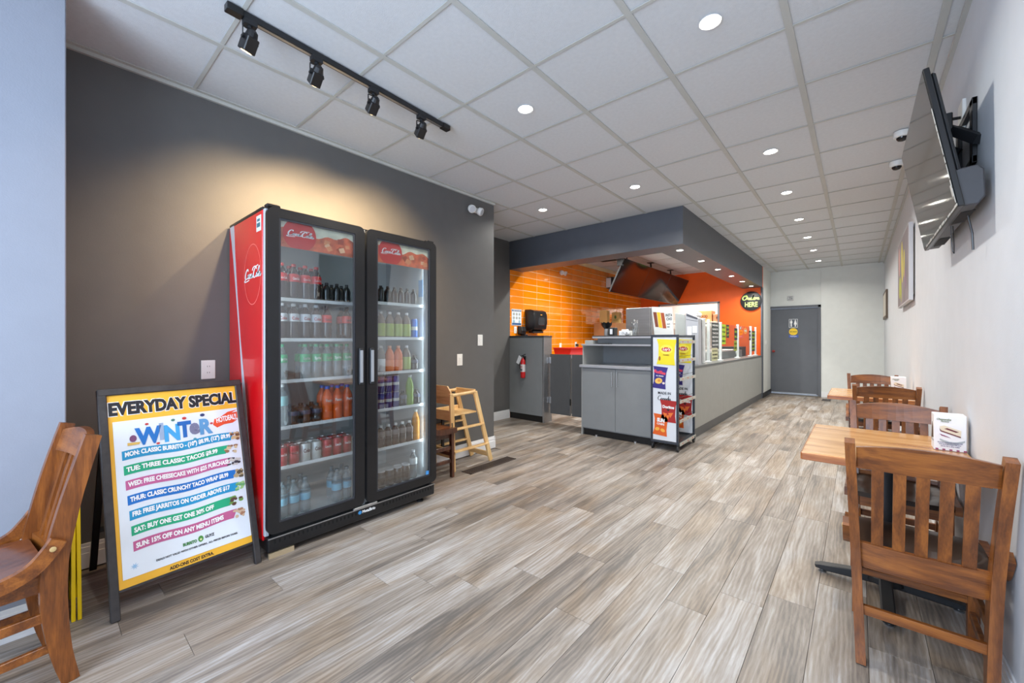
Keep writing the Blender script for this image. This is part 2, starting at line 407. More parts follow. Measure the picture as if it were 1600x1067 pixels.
ORDER = [
 [(0.45,0.95),(0.15,0.8),(0.0,0.45),(0.12,0.1),(0.4,0.02),(0.7,0.3),(0.72,0.7),(0.45,0.95),(0.3,0.7),(0.7,0.78)],
 [(0.85,0.1),(0.92,0.42),(1.08,0.4),(1.2,0.36),(1.14,0.1),(1.25,0.02),(1.4,0.15)],
 [(1.72,0.38),(1.5,0.42),(1.4,0.2),(1.5,0.02),(1.68,0.12),(1.86,0.95),(1.74,0.3),(1.82,0.03),(1.98,0.15)],
 [(2.0,0.2),(2.25,0.28),(2.25,0.42),(2.08,0.4),(2.02,0.15),(2.15,0.02),(2.4,0.15)],
 [(2.45,0.1),(2.52,0.42),(2.62,0.36),(2.8,0.4),(2.72,0.1),(2.85,0.02),(3.0,0.15)]]
CANADA = [
 [(0.60,0.78),(0.5,0.95),(0.25,0.85),(0.05,0.45),(0.15,0.08),(0.45,0.02),(0.7,0.25)],
 [(0.98,0.38),(0.8,0.42),(0.72,0.2),(0.8,0.03),(0.95,0.12),(1.0,0.38),(1.0,0.05),(1.15,0.1)],
 [(1.18,0.4),(1.18,0.03)],[(1.18,0.25),(1.35,0.42),(1.42,0.3),(1.42,0.03),(1.55,0.1)],
 [(1.82,0.38),(1.65,0.42),(1.58,0.2),(1.65,0.03),(1.8,0.12),(1.85,0.38),(1.85,0.05),(1.98,0.1)],
 [(2.22,0.38),(2.08,0.42),(2.0,0.2),(2.08,0.03),(2.22,0.12),(2.34,0.95),(2.28,0.05),(2.42,0.1)],
 [(2.68,0.38),(2.52,0.42),(2.45,0.2),(2.52,0.03),(2.66,0.12),(2.72,0.38),(2.72,0.05),(2.85,0.1)]]

# ================================================================= SETTING
H = 2.951; XL = -3.36; XR = 0.415; XK = -4.46; YF = -1.6; YL = 3.59; YB = 10.56; YD = 11.65
def wallbox(name, a, b, m): return struct(MB().box(a, b).build(name, m))
floor = wallbox('floor', (XK-0.1, YF-0.1, -0.06), (XR+0.1, 12.2, -0.0085), mat('underlay', (110, 102, 96), 0.9))
ceiling = wallbox('ceiling', (XK-0.1, YF-0.1, H+0.03), (XR+0.1, 12.2, H+0.09), mat('plenum', (150, 150, 150), 0.9))
wall_left = wallbox('wall_left', (XL-0.12, YF, 0), (XL, YL, H+0.03), M_dark)
# recessed passage beside the kitchen
struct(MB().box((XK, YL-0.12, 0), (XL-0.12, YL, H+0.03)).build('wall_passage', M_dark))
struct(MB().box((XK-0.12, YL-0.12, 0), (XK, 5.16, H+0.03)).build('wall_left_rear', M_dark))
wall_kitchen = struct(MB().box((XK-0.12, 5.16, 0), (XK-0.005, YB+0.1, H+0.03)).build('wall_kitchen', M_grout))
wall_right = wallbox('wall_right', (XR, YF, 0), (XR+0.12, YD+0.1, H+0.03), M_white)
# front column (pale) left of camera
struct(MB().box((XL, YF, 0), (-2.79, 0.085, H+0.03), 0.004).build('wall_column', M_col))
# rear orange wall with the pass-through
b = MB()
b.box((XK, YB, 0), (-3.95, YB+0.10, H+0.03)); b.box((-2.545, YB, 0), (-1.645, YB+0.10, H+0.03)); b.box((-3.95, YB, 2.20), (-2.545, YB+0.10, H+0.03))
struct(b.build('wall_back_kitchen', M_orange))
b = MB()
b.box((-2.56, YB-0.02, 0), (-2.515, YB+0.12, 2.22), 0.003); b.box((-3.98, YB-0.02, 0), (-3.935, YB+0.12, 2.22), 0.003); b.box((-3.98, YB-0.02, 2.18), (-2.515, YB+0.12, 2.225), 0.003)
struct(b.build('trim_1', M_steel2))
# store room seen through it
b = MB(); b.box((-4.46, 12.1, 0), (-1.9, 12.2, H)); b.box((-4.56, YB+0.1, 0), (-4.46, 12.1, H)); b.box((-1.93, YB+0.1, 0), (-1.87, 12.1, H))
struct(b.build('wall_storeroom', M_wfar))
# far wall: door bay slightly set back, right bay proud
struct(MB().box((-1.87, YD+0.04, 0), (-1.70, YD+0.14, H+0.03)).build('wall_far_left', M_wfar))
struct(MB().box((-1.70, YD+0.04, 2.11), (-0.655, YD+0.14, H+0.03)).build('wall_far_lintel', M_wfar))
struct(MB().box((-0.655, YD, 0), (XR, YD+0.14, H+0.03), 0.003).build('wall_far', M_wfar))
struct(MB().box((-1.668, YB-0.03, 0.0), (-1.637, YB+0.101, 2.485), 0.002).build('trim_3', M_soffit))
# soffit (L-shaped bulkhead round the kitchen)
ZS = 2.485
b = MB()
b.box((XK, 5.15, ZS), (-1.64, 5.50, H+0.02)); b.box((-2.03, 5.50, ZS), (-1.64, YB, H+0.02))
struct(b.build('soffit', M_soffit))
struct(MB().box((-1.80, YB+0.10, 0), (-1.64, YD+0.04, H+0.02)).build('wall_corridor_left', M_wfar))
# front wall with shop windows (behind the camera)
b = MB()
b.box((-2.79, YF-0.1, 0), (XR, YF, 0.42)); b.box((-2.79, YF-0.1, 2.68), (XR, YF, H+0.03)); b.box((-2.79, YF-0.1, 0.42), (-2.62, YF, 2.68)); b.box((0.22, YF-0.1, 0.42), (XR, YF, 2.68))
struct(b.build('wall_front', M_white))
win = MB()
for x in (-2.62, -1.2, 0.16): win.box((x, YF-0.08, 0.42), (x+0.06, YF-0.02, 2.68))
for z in (0.42, 2.62): win.box((-2.62, YF-0.08, z), (0.22, YF-0.02, z+0.06))
wo = struct(win.build('window_1', M_blackm))
MB().box((-2.6, YF-0.052, 0.46), (0.2, YF-0.046, 2.64)).build('pane', M_wglass, wo)

# baseboards
def baseboard(name, a, b, nrm, h=0.14):
    (x0, y0), (x1, y1) = a, b; nx, ny = nrm
    m = MB()
    for t, z0, z1 in ((0.016, 0, h*0.62), (0.012, h*0.62, h*0.86), (0.007, h*0.86, h)):
        m.box((x0, y0, z0), (x1+nx*t, y1+ny*t, z1), 0.0015)
    return struct(m.build(name, M_base))
baseboard('baseboard_left', (XL, 0.087), (XL, YL), (1, 0))
baseboard('baseboard_left_end', (XL-0.12, YL), (XL+0.015, YL), (0, 1))
baseboard('baseboard_left_rear', (XK, YL+0.02), (XK, 5.145), (1, 0))
baseboard('baseboard_column', (-2.79, YF), (-2.79, 0.085), (1, 0))
baseboard('baseboard_right', (XR, YF), (XR, YD), (-1, 0), 0.12)
baseboard('baseboard_far', (-0.65, YD), (XR, YD), (0, -1), 0.12)
struct(MB().box((-1.66, YB+0.01, 0), (-1.625, YD+0.02, 0.11)).build('baseboard_corridor', M_toek))
struct(MB().box((-2.79, YF, 0.405), (-2.71, -0.035, 0.432), 0.003).build('trim_4', M_base))
# rooftop strip of wall trim at the ceiling (left and right wall angles)
struct(MB().box((XL, 0.09, H-0.022), (XL+0.02, YL, H+0.004)).box((XR-0.02, YF, H-0.022), (XR, YD, H+0.004)).build('trim_2', M_grid))

# ---------------- floor planks
PW = 0.192; PL = 1.22; GAP = 0.0014
pmesh = {}
def plank_mesh(w, l):
    k = (round(w, 3), round(l, 3))
    if k not in pmesh:
        pmesh[k] = MB().box((-w/2+GAP/2, -l/2+GAP/2, -0.0085), (w/2-GAP/2, l/2-GAP/2, 0.0), 0.0006).mesh('plank', M_plank)
    return pmesh[k]
cands = []
rng = random.Random(11)
ncol = int((XR-(-2.79))/PW)
xs = XR; col = 0
while xs > XK+0.03:
    x0 = max(xs-PW, XK); w = xs-x0
    y = YF - rng.choice([0.1, 0.42, 0.73, 0.95, 0.28, 0.6, 0.85]) - (col % 3)*0.14
    ylo = YF if x0 > XL-0.02 else YL
    while y < 12.05:
        y0, y1 = max(y, ylo), min(y+PL, 12.1)
        if y1-y0 > 0.03: cands.append(((x0+xs)/2, (y0+y1)/2, w, y1-y0))
        y += PL
    xs -= PW; col += 1
def dist(c): return math.hypot(c[0], c[1])
def inview(c):
    x, y = c[0], c[1]
    d = -x*0.65+y*0.76
    return d > -0.6
vis = sorted([c for c in cands if inview(c)], key=dist)[:290]
rest = [c for c in cands if c not in vis]
for c in vis:
    o = bpy.data.objects.new('plank', plank_mesh(c[2], c[3])); C.objects.link(o); o.location = (c[0], c[1], 0); o.parent = floor
b = MB()
for c in rest: b.box((c[0]-c[2]/2+GAP/2, c[1]-c[3]/2+GAP/2, -0.0085), (c[0]+c[2]/2-GAP/2, c[1]+c[3]/2-GAP/2, 0))
o = b.build('far_planks', M_plank, floor); o['kind'] = 'stuff'

# ---------------- ceiling grid
TX0 = -2.7178; TA = 0.6096; TY0 = 1.9433; TB = 0.6376
tmesh = {}
def tile_mesh(w, l):
    k = (round(w, 3), round(l, 3))
    if k not in tmesh: tmesh[k] = MB().box((-w/2, -l/2, 0.0), (w/2, l/2, 0.012), 0.0).mesh('ceiling_tile', M_ctile)
    return tmesh[k]
xg = [XK] + [TX0+TA*i for i in range(-2, 6)] + [XR]
yg = [YF] + [TY0+TB*j for j in range(-5, 17) if YF+0.1 < TY0+TB*j < YD+0.3] + [12.1]
n_t = 0
for i in range(len(xg)-1):
    for j in range(len(yg)-1):
        x0, x1, y0, y1 = xg[i], xg[i+1], yg[j], yg[j+1]
        if x1 < XL+0.1 and y1 < YL: continue
        if x1 < XL+0.1 and y0 < YL: y0 = YL
        o = bpy.data.objects.new('ceiling_tile', tile_mesh(x1-x0-0.004, y1-y0-0.004)); C.objects.link(o)
        o.location = ((x0+x1)/2, (y0+y1)/2, H+0.006); o.parent = ceiling; n_t += 1
for i, x in enumerate(xg[1:-1]):
    MB().box((x-0.017, YF if x > XL else YL, H-0.001), (x+0.017, 12.1, H+0.004)).build('grid_bar', M_grid, ceiling)
for y in yg[1:-1]:
    MB().box((XL if y < YL else XK, y-0.010, H), (XR, y+0.010, H+0.003)).build('grid_bar', M_grid, ceiling)

# ---------------- orange wall tiles
TW, TH = 0.398, 0.1185
tm = MB().box((0, -TW/2+0.0045, -TH/2+0.0045), (0.006, TW/2-0.0045, TH/2-0.0045), 0.001).mesh('wall_tile', M_tile)
tiles = []
z = 2.465
rows = [2.465+TH*(k) for k in range(4)] + [2.465-TH*(k+1) for k in range(14)]
for yk in range(-1, 13):
    yc = 5.519+0.5*TW+TW*yk
    for zr in rows:
        if yc-TW/2 > 10.4 or zr+TH/2 > H: continue
        tiles.append((yc, zr))
tiles.sort(key=lambda t: t[0]); n = 0
stuff = MB()
for yc, zr in tiles:
    y0, y1 = max(yc-TW/2, 5.162), min(yc+TW/2, YB)
    z0, z1 = zr-TH/2, zr+TH/2
    if y1-y0 < 0.03: continue
    if n < 250:
        if y1-y0 > TW-0.01: me = tm
        else: me = MB().box((0, y0-yc+0.0035, -TH/2+0.0035), (0.006, y1-yc-0.0035, TH/2-0.0035), 0.001).mesh('wall_tile', M_tile)
        o = bpy.data.objects.new('wall_tile', me); C.objects.link(o); o.location = (XK-0.006, yc, zr); o.parent = wall_kitchen; n += 1
    else: stuff.box((XK-0.006, y0+0.0035, z0+0.0035), (XK, y1-0.0035, z1-0.0035))
# lower wall below the tiles, hidden by cabinets
stuff.box((XK-0.010, 5.162, 0), (XK, YB, 2.465-TH*14.5))
stuff.build('lower_wall_tiles', M_tile, wall_kitchen)['kind'] = 'stuff'

# ---------------- doors in the far wall
Mdoor = mat('grey_door_paint', (92, 95, 101), 0.45, var=0.03)
door = struct(MB().box((-1.652, YD+0.02, 0.03), (-0.71, YD+0.06, 2.055), 0.003).build('door_1', Mdoor))
b = MB(); b.box((-1.70, YD-0.02, 0), (-1.652, YD+0.08, 2.115), 0.004); b.box((-0.71, YD-0.02, 0), (-0.655, YD+0.08, 2.115), 0.004); b.box((-1.70, YD-0.02, 2.06), (-0.655, YD+0.08, 2.115), 0.004)
b.build('door_frame', Mdoor, door)
MB().box((-1.70, YD-0.12, 0.0), (-0.655, YD+0.08, 0.012), 0.003).build('threshold', mat('wood_threshold', (92, 84, 70), 0.5), door)
MB().box((-1.62, YD+0.005, 0.035), (-0.74, YD+0.02, 0.05)).build('door_sweep', M_chrome, door)
b = MB(); b.lathe([(0.03, 0), (0.03, 0.012), (0.012, 0.02), (0.012, 0.04), (0.026, 0.05), (0.028, 0.07), (0.015, 0.082)], mtx=Matrix.Translation((-1.575, YD+0.02, 1.03)) @ Matrix.Rotation(PI/2, 4, 'X'))
b.build('door_knob', flat('red_knob', (150, 40, 36), 0.4), door, True)
FD = frame((-1.17, YD+0.0195, 0), (1, 0, 0), (0, 0, 1))
flatpoly([rect(-0.095, 1.60, 0.075, 1.80)], FD, M_wink, door, 'restroom_sign')
flatpoly([rect(-0.088, 1.607, 0.068, 1.793)], FD, flat('sign_slate', (84, 92, 104)), door, 'restroom_sign', 0.001)
pp = []
for cx, sk in ((-0.05, 0), (0.03, 1)):
    pp += [ellipse(cx, 1.772, 0.012, 0.012, 10), ([(cx-0.022, 1.755), (cx+0.022, 1.755), (cx+0.022, 1.70), (cx+0.012, 1.70), (cx+0.012, 1.62), (cx-0.012, 1.62), (cx-0.012, 1.70), (cx-0.022, 1.70)] if not sk else
           [(cx-0.014, 1.755), (cx+0.014, 1.755), (cx+0.03, 1.67), (cx+0.012, 1.67), (cx+0.012, 1.62), (cx-0.012, 1.62), (cx-0.012, 1.67), (cx-0.03, 1.67)])]
flatpoly(pp, FD, M_wink, door, 'pictogram', 0.002)
flatpoly([ellipse(-0.01, 1.50, 0.085, 0.085)], FD, M_yel2, door, 'round_notice', 0.001)
flatpoly([rect(-0.1, 1.36, 0.09, 1.42)], FD, flat('notice_blue', (64, 92, 170)), door, 'notice_strip', 0.001)
text('KEEP 2 METRES', FD, -0.01, 1.50, 0.03, M_ink, door, width=0.14, z=0.003)
text('Thank you', FD, -0.01, 1.39, 0.035, M_wink, door, width=0.13, z=0.003)

# ================================================================= LIGHT FITTINGS
def downlight(x, y, z, label, group, power, r=0.042):
    t = thing('recessed_downlight', label, 'light', (x, y, z), 0, group)
    MB().lathe([(r*1.25, -0.004), (r*1.28, 0.0), (r*1.0, 0.006), (r*1.0, -0.001), (r*1.2, -0.006)], n=24, cap=False).build('trim_ring', M_base, t, True, world=False)
    MB().lathe([(r*1.0, -0.002), (r*1.0, 0.003)], n=24).build('lens', M_lens, t, world=False)
    d = bpy.data.lights.new('downlight', 'AREA'); d.shape = 'DISK'; d.size = 0.10; d.energy = power; d.color = DOWN_COL; d.spread = 2.6
    o = bpy.data.objects.new('downlight_lamp', d); C.objects.link(o); o.parent = t; o.location = (0, 0, -0.012)
    return t
ordn = ['nearest', 'second', 'third', 'fourth', 'fifth', 'sixth', 'seventh', 'eighth']
for k, (x, y) in enumerate([(-0.585, 2.266), (-0.586, 4.172), (-0.613, 5.447), (-0.62, 6.764), (-0.625, 8.032), (-0.63, 9.253), (-0.636, 10.56)]):
    downlight(x, y, H, f'{ordn[k]} round ceiling downlight in the long row running to the grey door', 'downlights over the aisle', DOWN_POWER)
downlight(-1.81, 2.265, H, 'round ceiling downlight nearest the black track light', 'downlights over the seating side', DOWN_POWER)
downlight(-1.83, 4.181, H, 'round ceiling downlight just in front of the soffit corner', 'downlights over the seating side', DOWN_POWER)
downlight(-3.045, 4.161, H, 'round ceiling downlight above the gap between dark wall and kitchen', 'downlights over the seating side', DOWN_POWER)
for k, y in enumerate([5.497, 6.45, 7.40, 8.33, 9.25, 10.17]):
    downlight(-1.79, y, ZS, f'{ordn[k]} small downlight under the grey soffit above the counter', 'soffit downlights', DOWN_POWER*0.6, 0.038)
# kitchen ceiling lamps (inside, hidden behind the soffit) 
for k, (x, y) in enumerate([(-3.35, 5.95), (-2.5, 6.5), (-2.45, 9.0)]):
    downlight(x, y, H, f'{ordn[k]} ceiling downlight inside the orange kitchen', 'kitchen downlights', DOWN_POWER*2.7)
downlight(-3.2, 11.3, H, 'ceiling downlight in the white store room behind the kitchen', 'storeroom light', DOWN_POWER*3)
# lights nearer than the frame's edge in the same rows
downlight(-0.58, 0.36, H, 'ceiling downlight of the aisle row above the camera', 'downlights over the aisle', DOWN_POWER)

# track light
t = thing('track_light', 'black ceiling track with four tilting spotlights by the dark wall', 'light', (-2.38, 1.33, H-0.03))
tr = Matrix.Translation((-2.38, 1.33, 0)) @ Matrix.Rotation(math.atan2(0.06, 1.38), 4, 'Z')
b = MB(); b.box((-0.018, -0.70, H-0.032), (0.018, 0.70, H-0.001), 0.002, mtx=tr); b.build('rail', M_blackm, t)
b = MB(); b.box((-0.009, -0.66, H-0.0335), (0.009, 0.66, H-0.0315), mtx=tr); b.build('rail_slot', M_chrome, t)
for s in (-1, 1): MB().box((-0.024, s*0.70-0.035, H-0.038), (0.024, s*0.70+0.035, H-0.001), 0.003, mtx=tr).build('end_cap', M_black, t)
WARM = (1.0, 0.70, 0.38)
for k, (y, aim, pw) in enumerate([(0.70, (-3.3, 0.40, 1.2), 2.5), (1.04, (-3.3, 1.02, 1.9), 14), (1.41, (-3.3, 1.45, 2.0), 27), (1.80, (-3.3, 1.95, 2.0), 22)]):
    x = -2.38 - (y-1.33)*0.045
    p = Vector((x, y, H-0.13)); dirv = (Vector(aim)-p).normalized()
    side = Vector((0, 0, 1)).cross(dirv).normalized()
    hd = MB(); hd.box((x-0.02, y-0.03, H-0.058), (x+0.02, y+0.03, H-0.030), 0.002)
    hd.tube([(x, y, H-0.056), (x, y, H-0.072)], 0.012)
    # yoke
    hh = 0.036
    q = [p+side*hh, p+side*hh+Vector((0, 0, 0.055)), p-side*hh+Vector((0, 0, 0.055)), p-side*hh]
    for a_, b_ in zip(q[:-1], q[1:]): hd.beam(a_, b_, 0.010, 0.003)
    head = hd.build('spot_bracket', M_blackm, t)
    F = frame(p, side, Vector((0, 0, 1)))
    # housing: local z towards aim
    zz = dirv; xx = side; yy = zz.cross(xx)
    mt = Matrix(((xx.x, yy.x, zz.x, p.x), (xx.y, yy.y, zz.y, p.y), (xx.z, yy.z, zz.z, p.z), (0, 0, 0, 1)))
    g = MB(); g.box((-0.030, -0.030, -0.02), (0.030, 0.030, 0.055), 0.004, mtx=mt)
    g.lathe([(0.012, -0.055), (0.024, -0.045), (0.029, -0.02)], n=14, mtx=mt)
    for s in (-1, 1): g.lathe([(0.007, 0.028), (0.007, 0.042)], n=10, mtx=mt @ Matrix.Rotation(s*PI/2, 4, 'Y'))
    g.build('spot_head', M_black, head)
    g = MB(); g.lathe([(0.024, 0.053), (0.024, 0.0565)], n=18, mtx=mt); g.build('spot_lens', emit_mat('warm_lens', (255, 214, 150), 6.0) if k == 0 else MATS['warm_lens'], head)
    d = bpy.data.lights.new('track_spot', 'SPOT'); d.energy = pw*4.6; d.color = WARM; d.spot_size = 1.5; d.spot_blend = 0.9; d.shadow_soft_size = 0.025
    o = bpy.data.objects.new('track_spot_lamp', d); C.objects.link(o); o.location = p + dirv*0.062; o.rotation_euler = dirv.to_track_quat('-Z', 'Y').to_euler()

# emergency heads
def emergency(name, loc, right, up, label, cat='emergency light', s=1.0):
    F = frame(loc, right, up); t = thing(name, label, cat, mtx=Matrix.Translation(loc))
    MB().box((-0.075*s, -0.03*s, 0), (0.075*s, 0.03*s, 0.03*s), 0.01*s, mtx=F, seg=2).build('backplate', M_offw, t, True)
    for k in (-1, 1):
        m = F @ Matrix.Translation((k*0.065*s, -0.008*s, 0.045*s)) @ Matrix.Rotation(0.5, 4, 'X') @ Matrix.Rotation(k*0.35, 4, 'Y')
        MB().lathe([(0.022*s, -0.03*s), (0.042*s, -0.012*s), (0.046*s, 0.02*s), (0.04*s, 0.03*s)], n=18, mtx=m).build('lamp_head', M_offw, t, True)
        MB().lathe([(0.034*s, 0.030*s), (0.030*s, 0.034*s)], n=18, mtx=m).build('lamp_lens', flat('clear_lens', (190, 195, 200), 0.1), t, True)
emergency('emergency_light', (XL, 3.242, 2.79), (0, 1, 0), (0, 0, 1), 'white twin-head emergency light high on the dark wall')
emergency('emergency_light', (XK, 6.72, 2.63), (0, 1, 0), (0, 0, 1), 'white twin-head emergency light on the orange tiles')
# far wall small sensor / sign above door
t = thing('exit_sensor', 'small white square fixture on the wall above the grey door', 'sensor', (-1.235, YD+0.04, 2.3))
MB().box((-1.30, YD+0.015, 2.25), (-1.17, YD+0.04, 2.36), 0.01).build('housing', flat('pale_grey_plastic', (205, 205, 205)), t)
MB().box((-1.275, YD+0.010, 2.275), (-1.195, YD+0.016, 2.335), 0.002).build('face', flat('mid_grey_plastic', (120, 122, 124)), t)
text('EXIT', frame((-1.235, YD+0.0095, 0), (1, 0, 0), (0, 0, 1)), 0, 2.305, 0.04, M_wink, t)
# ceiling dome cameras
for k, (x, y, lb) in enumerate([(0.262, 4.45, 'white dome camera on the ceiling nearer the wall television'), (0.268, 5.17, 'white dome camera on the ceiling farther from the wall television')]):
    t = thing('dome_camera', lb, 'camera', (x, y, H), 0, 'ceiling dome cameras')
    MB().lathe([(0.052, 0.0), (0.052, -0.036), (0.046, -0.044), (0.036, -0.046)], n=24).build('housing', M_offw, t, True, world=False)
    MB().lathe([(0.036, -0.042), (0.034, -0.056), (0.025, -0.069), (0.010, -0.075), (0.001, -0.076)], n=20).build('dome', flat('smoked_dome', (26, 26, 28), 0.08), t, True, world=False)
# kitchen ceiling vent
t = thing('ceiling_vent', 'square supply air vent in the kitchen ceiling near the tiles', 'vent', (-3.9, 7.55, H))
MB().box((-4.12, 7.35, H-0.012), (-3.68, 7.75, H-0.001), 0.004).build('vent_frame', M_ctile, t)
for k in range(5): MB().box((-4.08+k*0.02, 7.39+k*0.02, H-0.018), (-3.72-k*0.02, 7.71-k*0.02, H-0.0125-k*0.0002)).build('vent_ring', M_grid if k % 2 else flat('vent_shadow', (110, 108, 104)), t)

# ================================================================= DRINK COOLER
fx, fy0, fy1, fz = -2.64, 0.87, 2.131, 2.095     # front plane, sides, top
cool = thing('drinks_cooler', 'tall red-sided two-door glass drinks cooler against the dark wall', 'cooler', (-2.99, 1.50, 0))
bk = -3.34; bf = -2.705; ym = (fy0+fy1)/2
b = MB()   # outer shell
b.box((bk, fy0, 0.10), (bf, fy0+0.03, fz-0.015), 0.003)
b.build('side_panel', M_red, cool, label='red printed side panel facing the shop front')
b = MB(); b.box((bk, fy1-0.03, 0.10), (bf, fy1, fz-0.015), 0.003); b.build('side_panel', M_red, cool)
b = MB(); b.box((bk, fy0, fz-0.015), (bf, fy1, fz+0.005), 0.003); b.box((bk, fy0+0.03, 0.10), (bk+0.02, fy1-0.03, fz-0.015)); b.build('shell', M_black, cool)
b = MB()
b.box((bk+0.02, fy0+0.031, 0.16), (bk+0.05, fy1-0.031, fz-0.016)); b.box((bk+0.05, fy0+0.031, 0.16), (bf, fy0+0.06, fz-0.016)); b.box((bk+0.05, fy1-0.06, 0.16), (bf, fy1-0.031, fz-0.016))
b.box((bk+0.05, fy0+0.06, 0.13), (bf, fy1-0.06, 0.175)); b.box((bk+0.05, fy0+0.06, fz-0.06), (bf, fy1-0.06, fz-0.016))
b.build('inner_liner', M_liner, cool)
# white front edge strips of the body
b = MB(); b.box((bf, fy0+0.004, 0.13), (bf+0.028, fy0+0.028, fz-0.01), 0.003); b.box((bf, ym-0.018, 0.13), (bf+0.028, ym+0.018, fz-0.01), 0.003); b.box((bf, fy1-0.028, 0.13), (bf+0.028, fy1-0.004, fz-0.01), 0.003)
b.build('front_trim', flat('pale_gasket', (188, 196, 204), 0.4), cool)
b = MB(); b.box((bf-0.05, ym-0.008, 0.18), (bf-0.002, ym+0.008, fz-0.06)); b.build('mullion', flat('grey_mullion', (150, 155, 158)), cool)
# base grille
b = MB(); b.box((bk, fy0+0.01, 0.035), (fx-0.01, fy1-0.01, 0.125), 0.012, seg=2); g = b.build('base_grille', M_black, cool)
b = MB(); b.box((fx-0.012, fy0+0.012, 0.118), (fx-0.004, fy1-0.012, 0.124)); b.build('grille_edge', M_chrome, g)
b = MB()
for k in range(44):
    y = fy0+0.05+k*(fy1-fy0-0.1)/43
    if 0.565 < (y-fy0)/(fy1-fy0)*1.26 < 0.76: continue
    b.box((fx-0.0105, y-0.0055, 0.085), (fx-0.0085, y+0.0055, 0.105))
b.build('vent_slots', flat('deep_black', (4, 4, 4), 0.9), g)['kind'] = 'stuff'
FG = frame((fx-0.0098, 0, 0), (0, 1, 0), (0, 0, 1))
text('MetalBrio', FG, ym+0.03, 0.095, 0.028, M_wink, cool, width=0.10, bold=0.03)
flatpoly([ellipse(ym-0.038, 0.095, 0.013, 0.013)], FG, flat('logo_blue', (60, 140, 200)), cool, 'maker_badge', 0.0015)
for y in (fy0+0.10, fy1-0.12):
    for x in (fx-0.06, bk+0.08): MB().lathe([(0.028, 0.0), (0.028, 0.012), (0.012, 0.014), (0.012, 0.04)], (x, y, 0), 12).build('foot', M_black, cool, True)
MB().box((fx-0.03, fy0+0.02, 0.0), (fx-0.012, fy0+0.16, 0.030)).build('foot_bracket', flat('tan_bracket', (170, 150, 120), 0.4), cool)
MB().box((fx-0.012, ym-0.09, 0.122), (fx+0.006, ym+0.09, 0.140), 0.002).build('hinge_plate', M_chrome, cool)
for y in (fy0+0.05, fy1-0.05): MB().box((fx-0.05, y-0.045, fz-0.006), (fx-0.005, y+0.03, fz+0.014), 0.005).build('top_hinge', M_black, cool)
# doors
FD2 = frame((fx, 0, 0), (0, 1, 0), (0, 0, 1))
def rr(y0, z0, y1, z1, r, n=5):
    pts = []
    for cx, cz, a in ((y1-r, z1-r, 0), (y0+r, z1-r, 90), (y0+r, z0+r, 180), (y1-r, z0+r, 270)):
        for k in range(n+1):
            t = math.radians(a+90*k/n); pts.append((cx+r*math.cos(t), cz+r*math.sin(t)))
    return pts
def ring(outer, inner, x0, x1):
    n = len(outer); vs = [(x1, p[0], p[1]) for p in outer]+[(x1, p[0], p[1]) for p in inner]+[(x0, p[0], p[1]) for p in outer]+[(x0, p[0], p[1]) for p in inner]
    fs = []
    for i in range(n):
        j = (i+1) % n
        fs += [(i, j, n+j, n+i), (2*n+j, 2*n+i, 3*n+i, 3*n+j), (i, 2*n+i, 2*n+j, j), (n+i, n+j, 3*n+j, 3*n+i)]
    b = MB(); b._add(vs, fs); return b
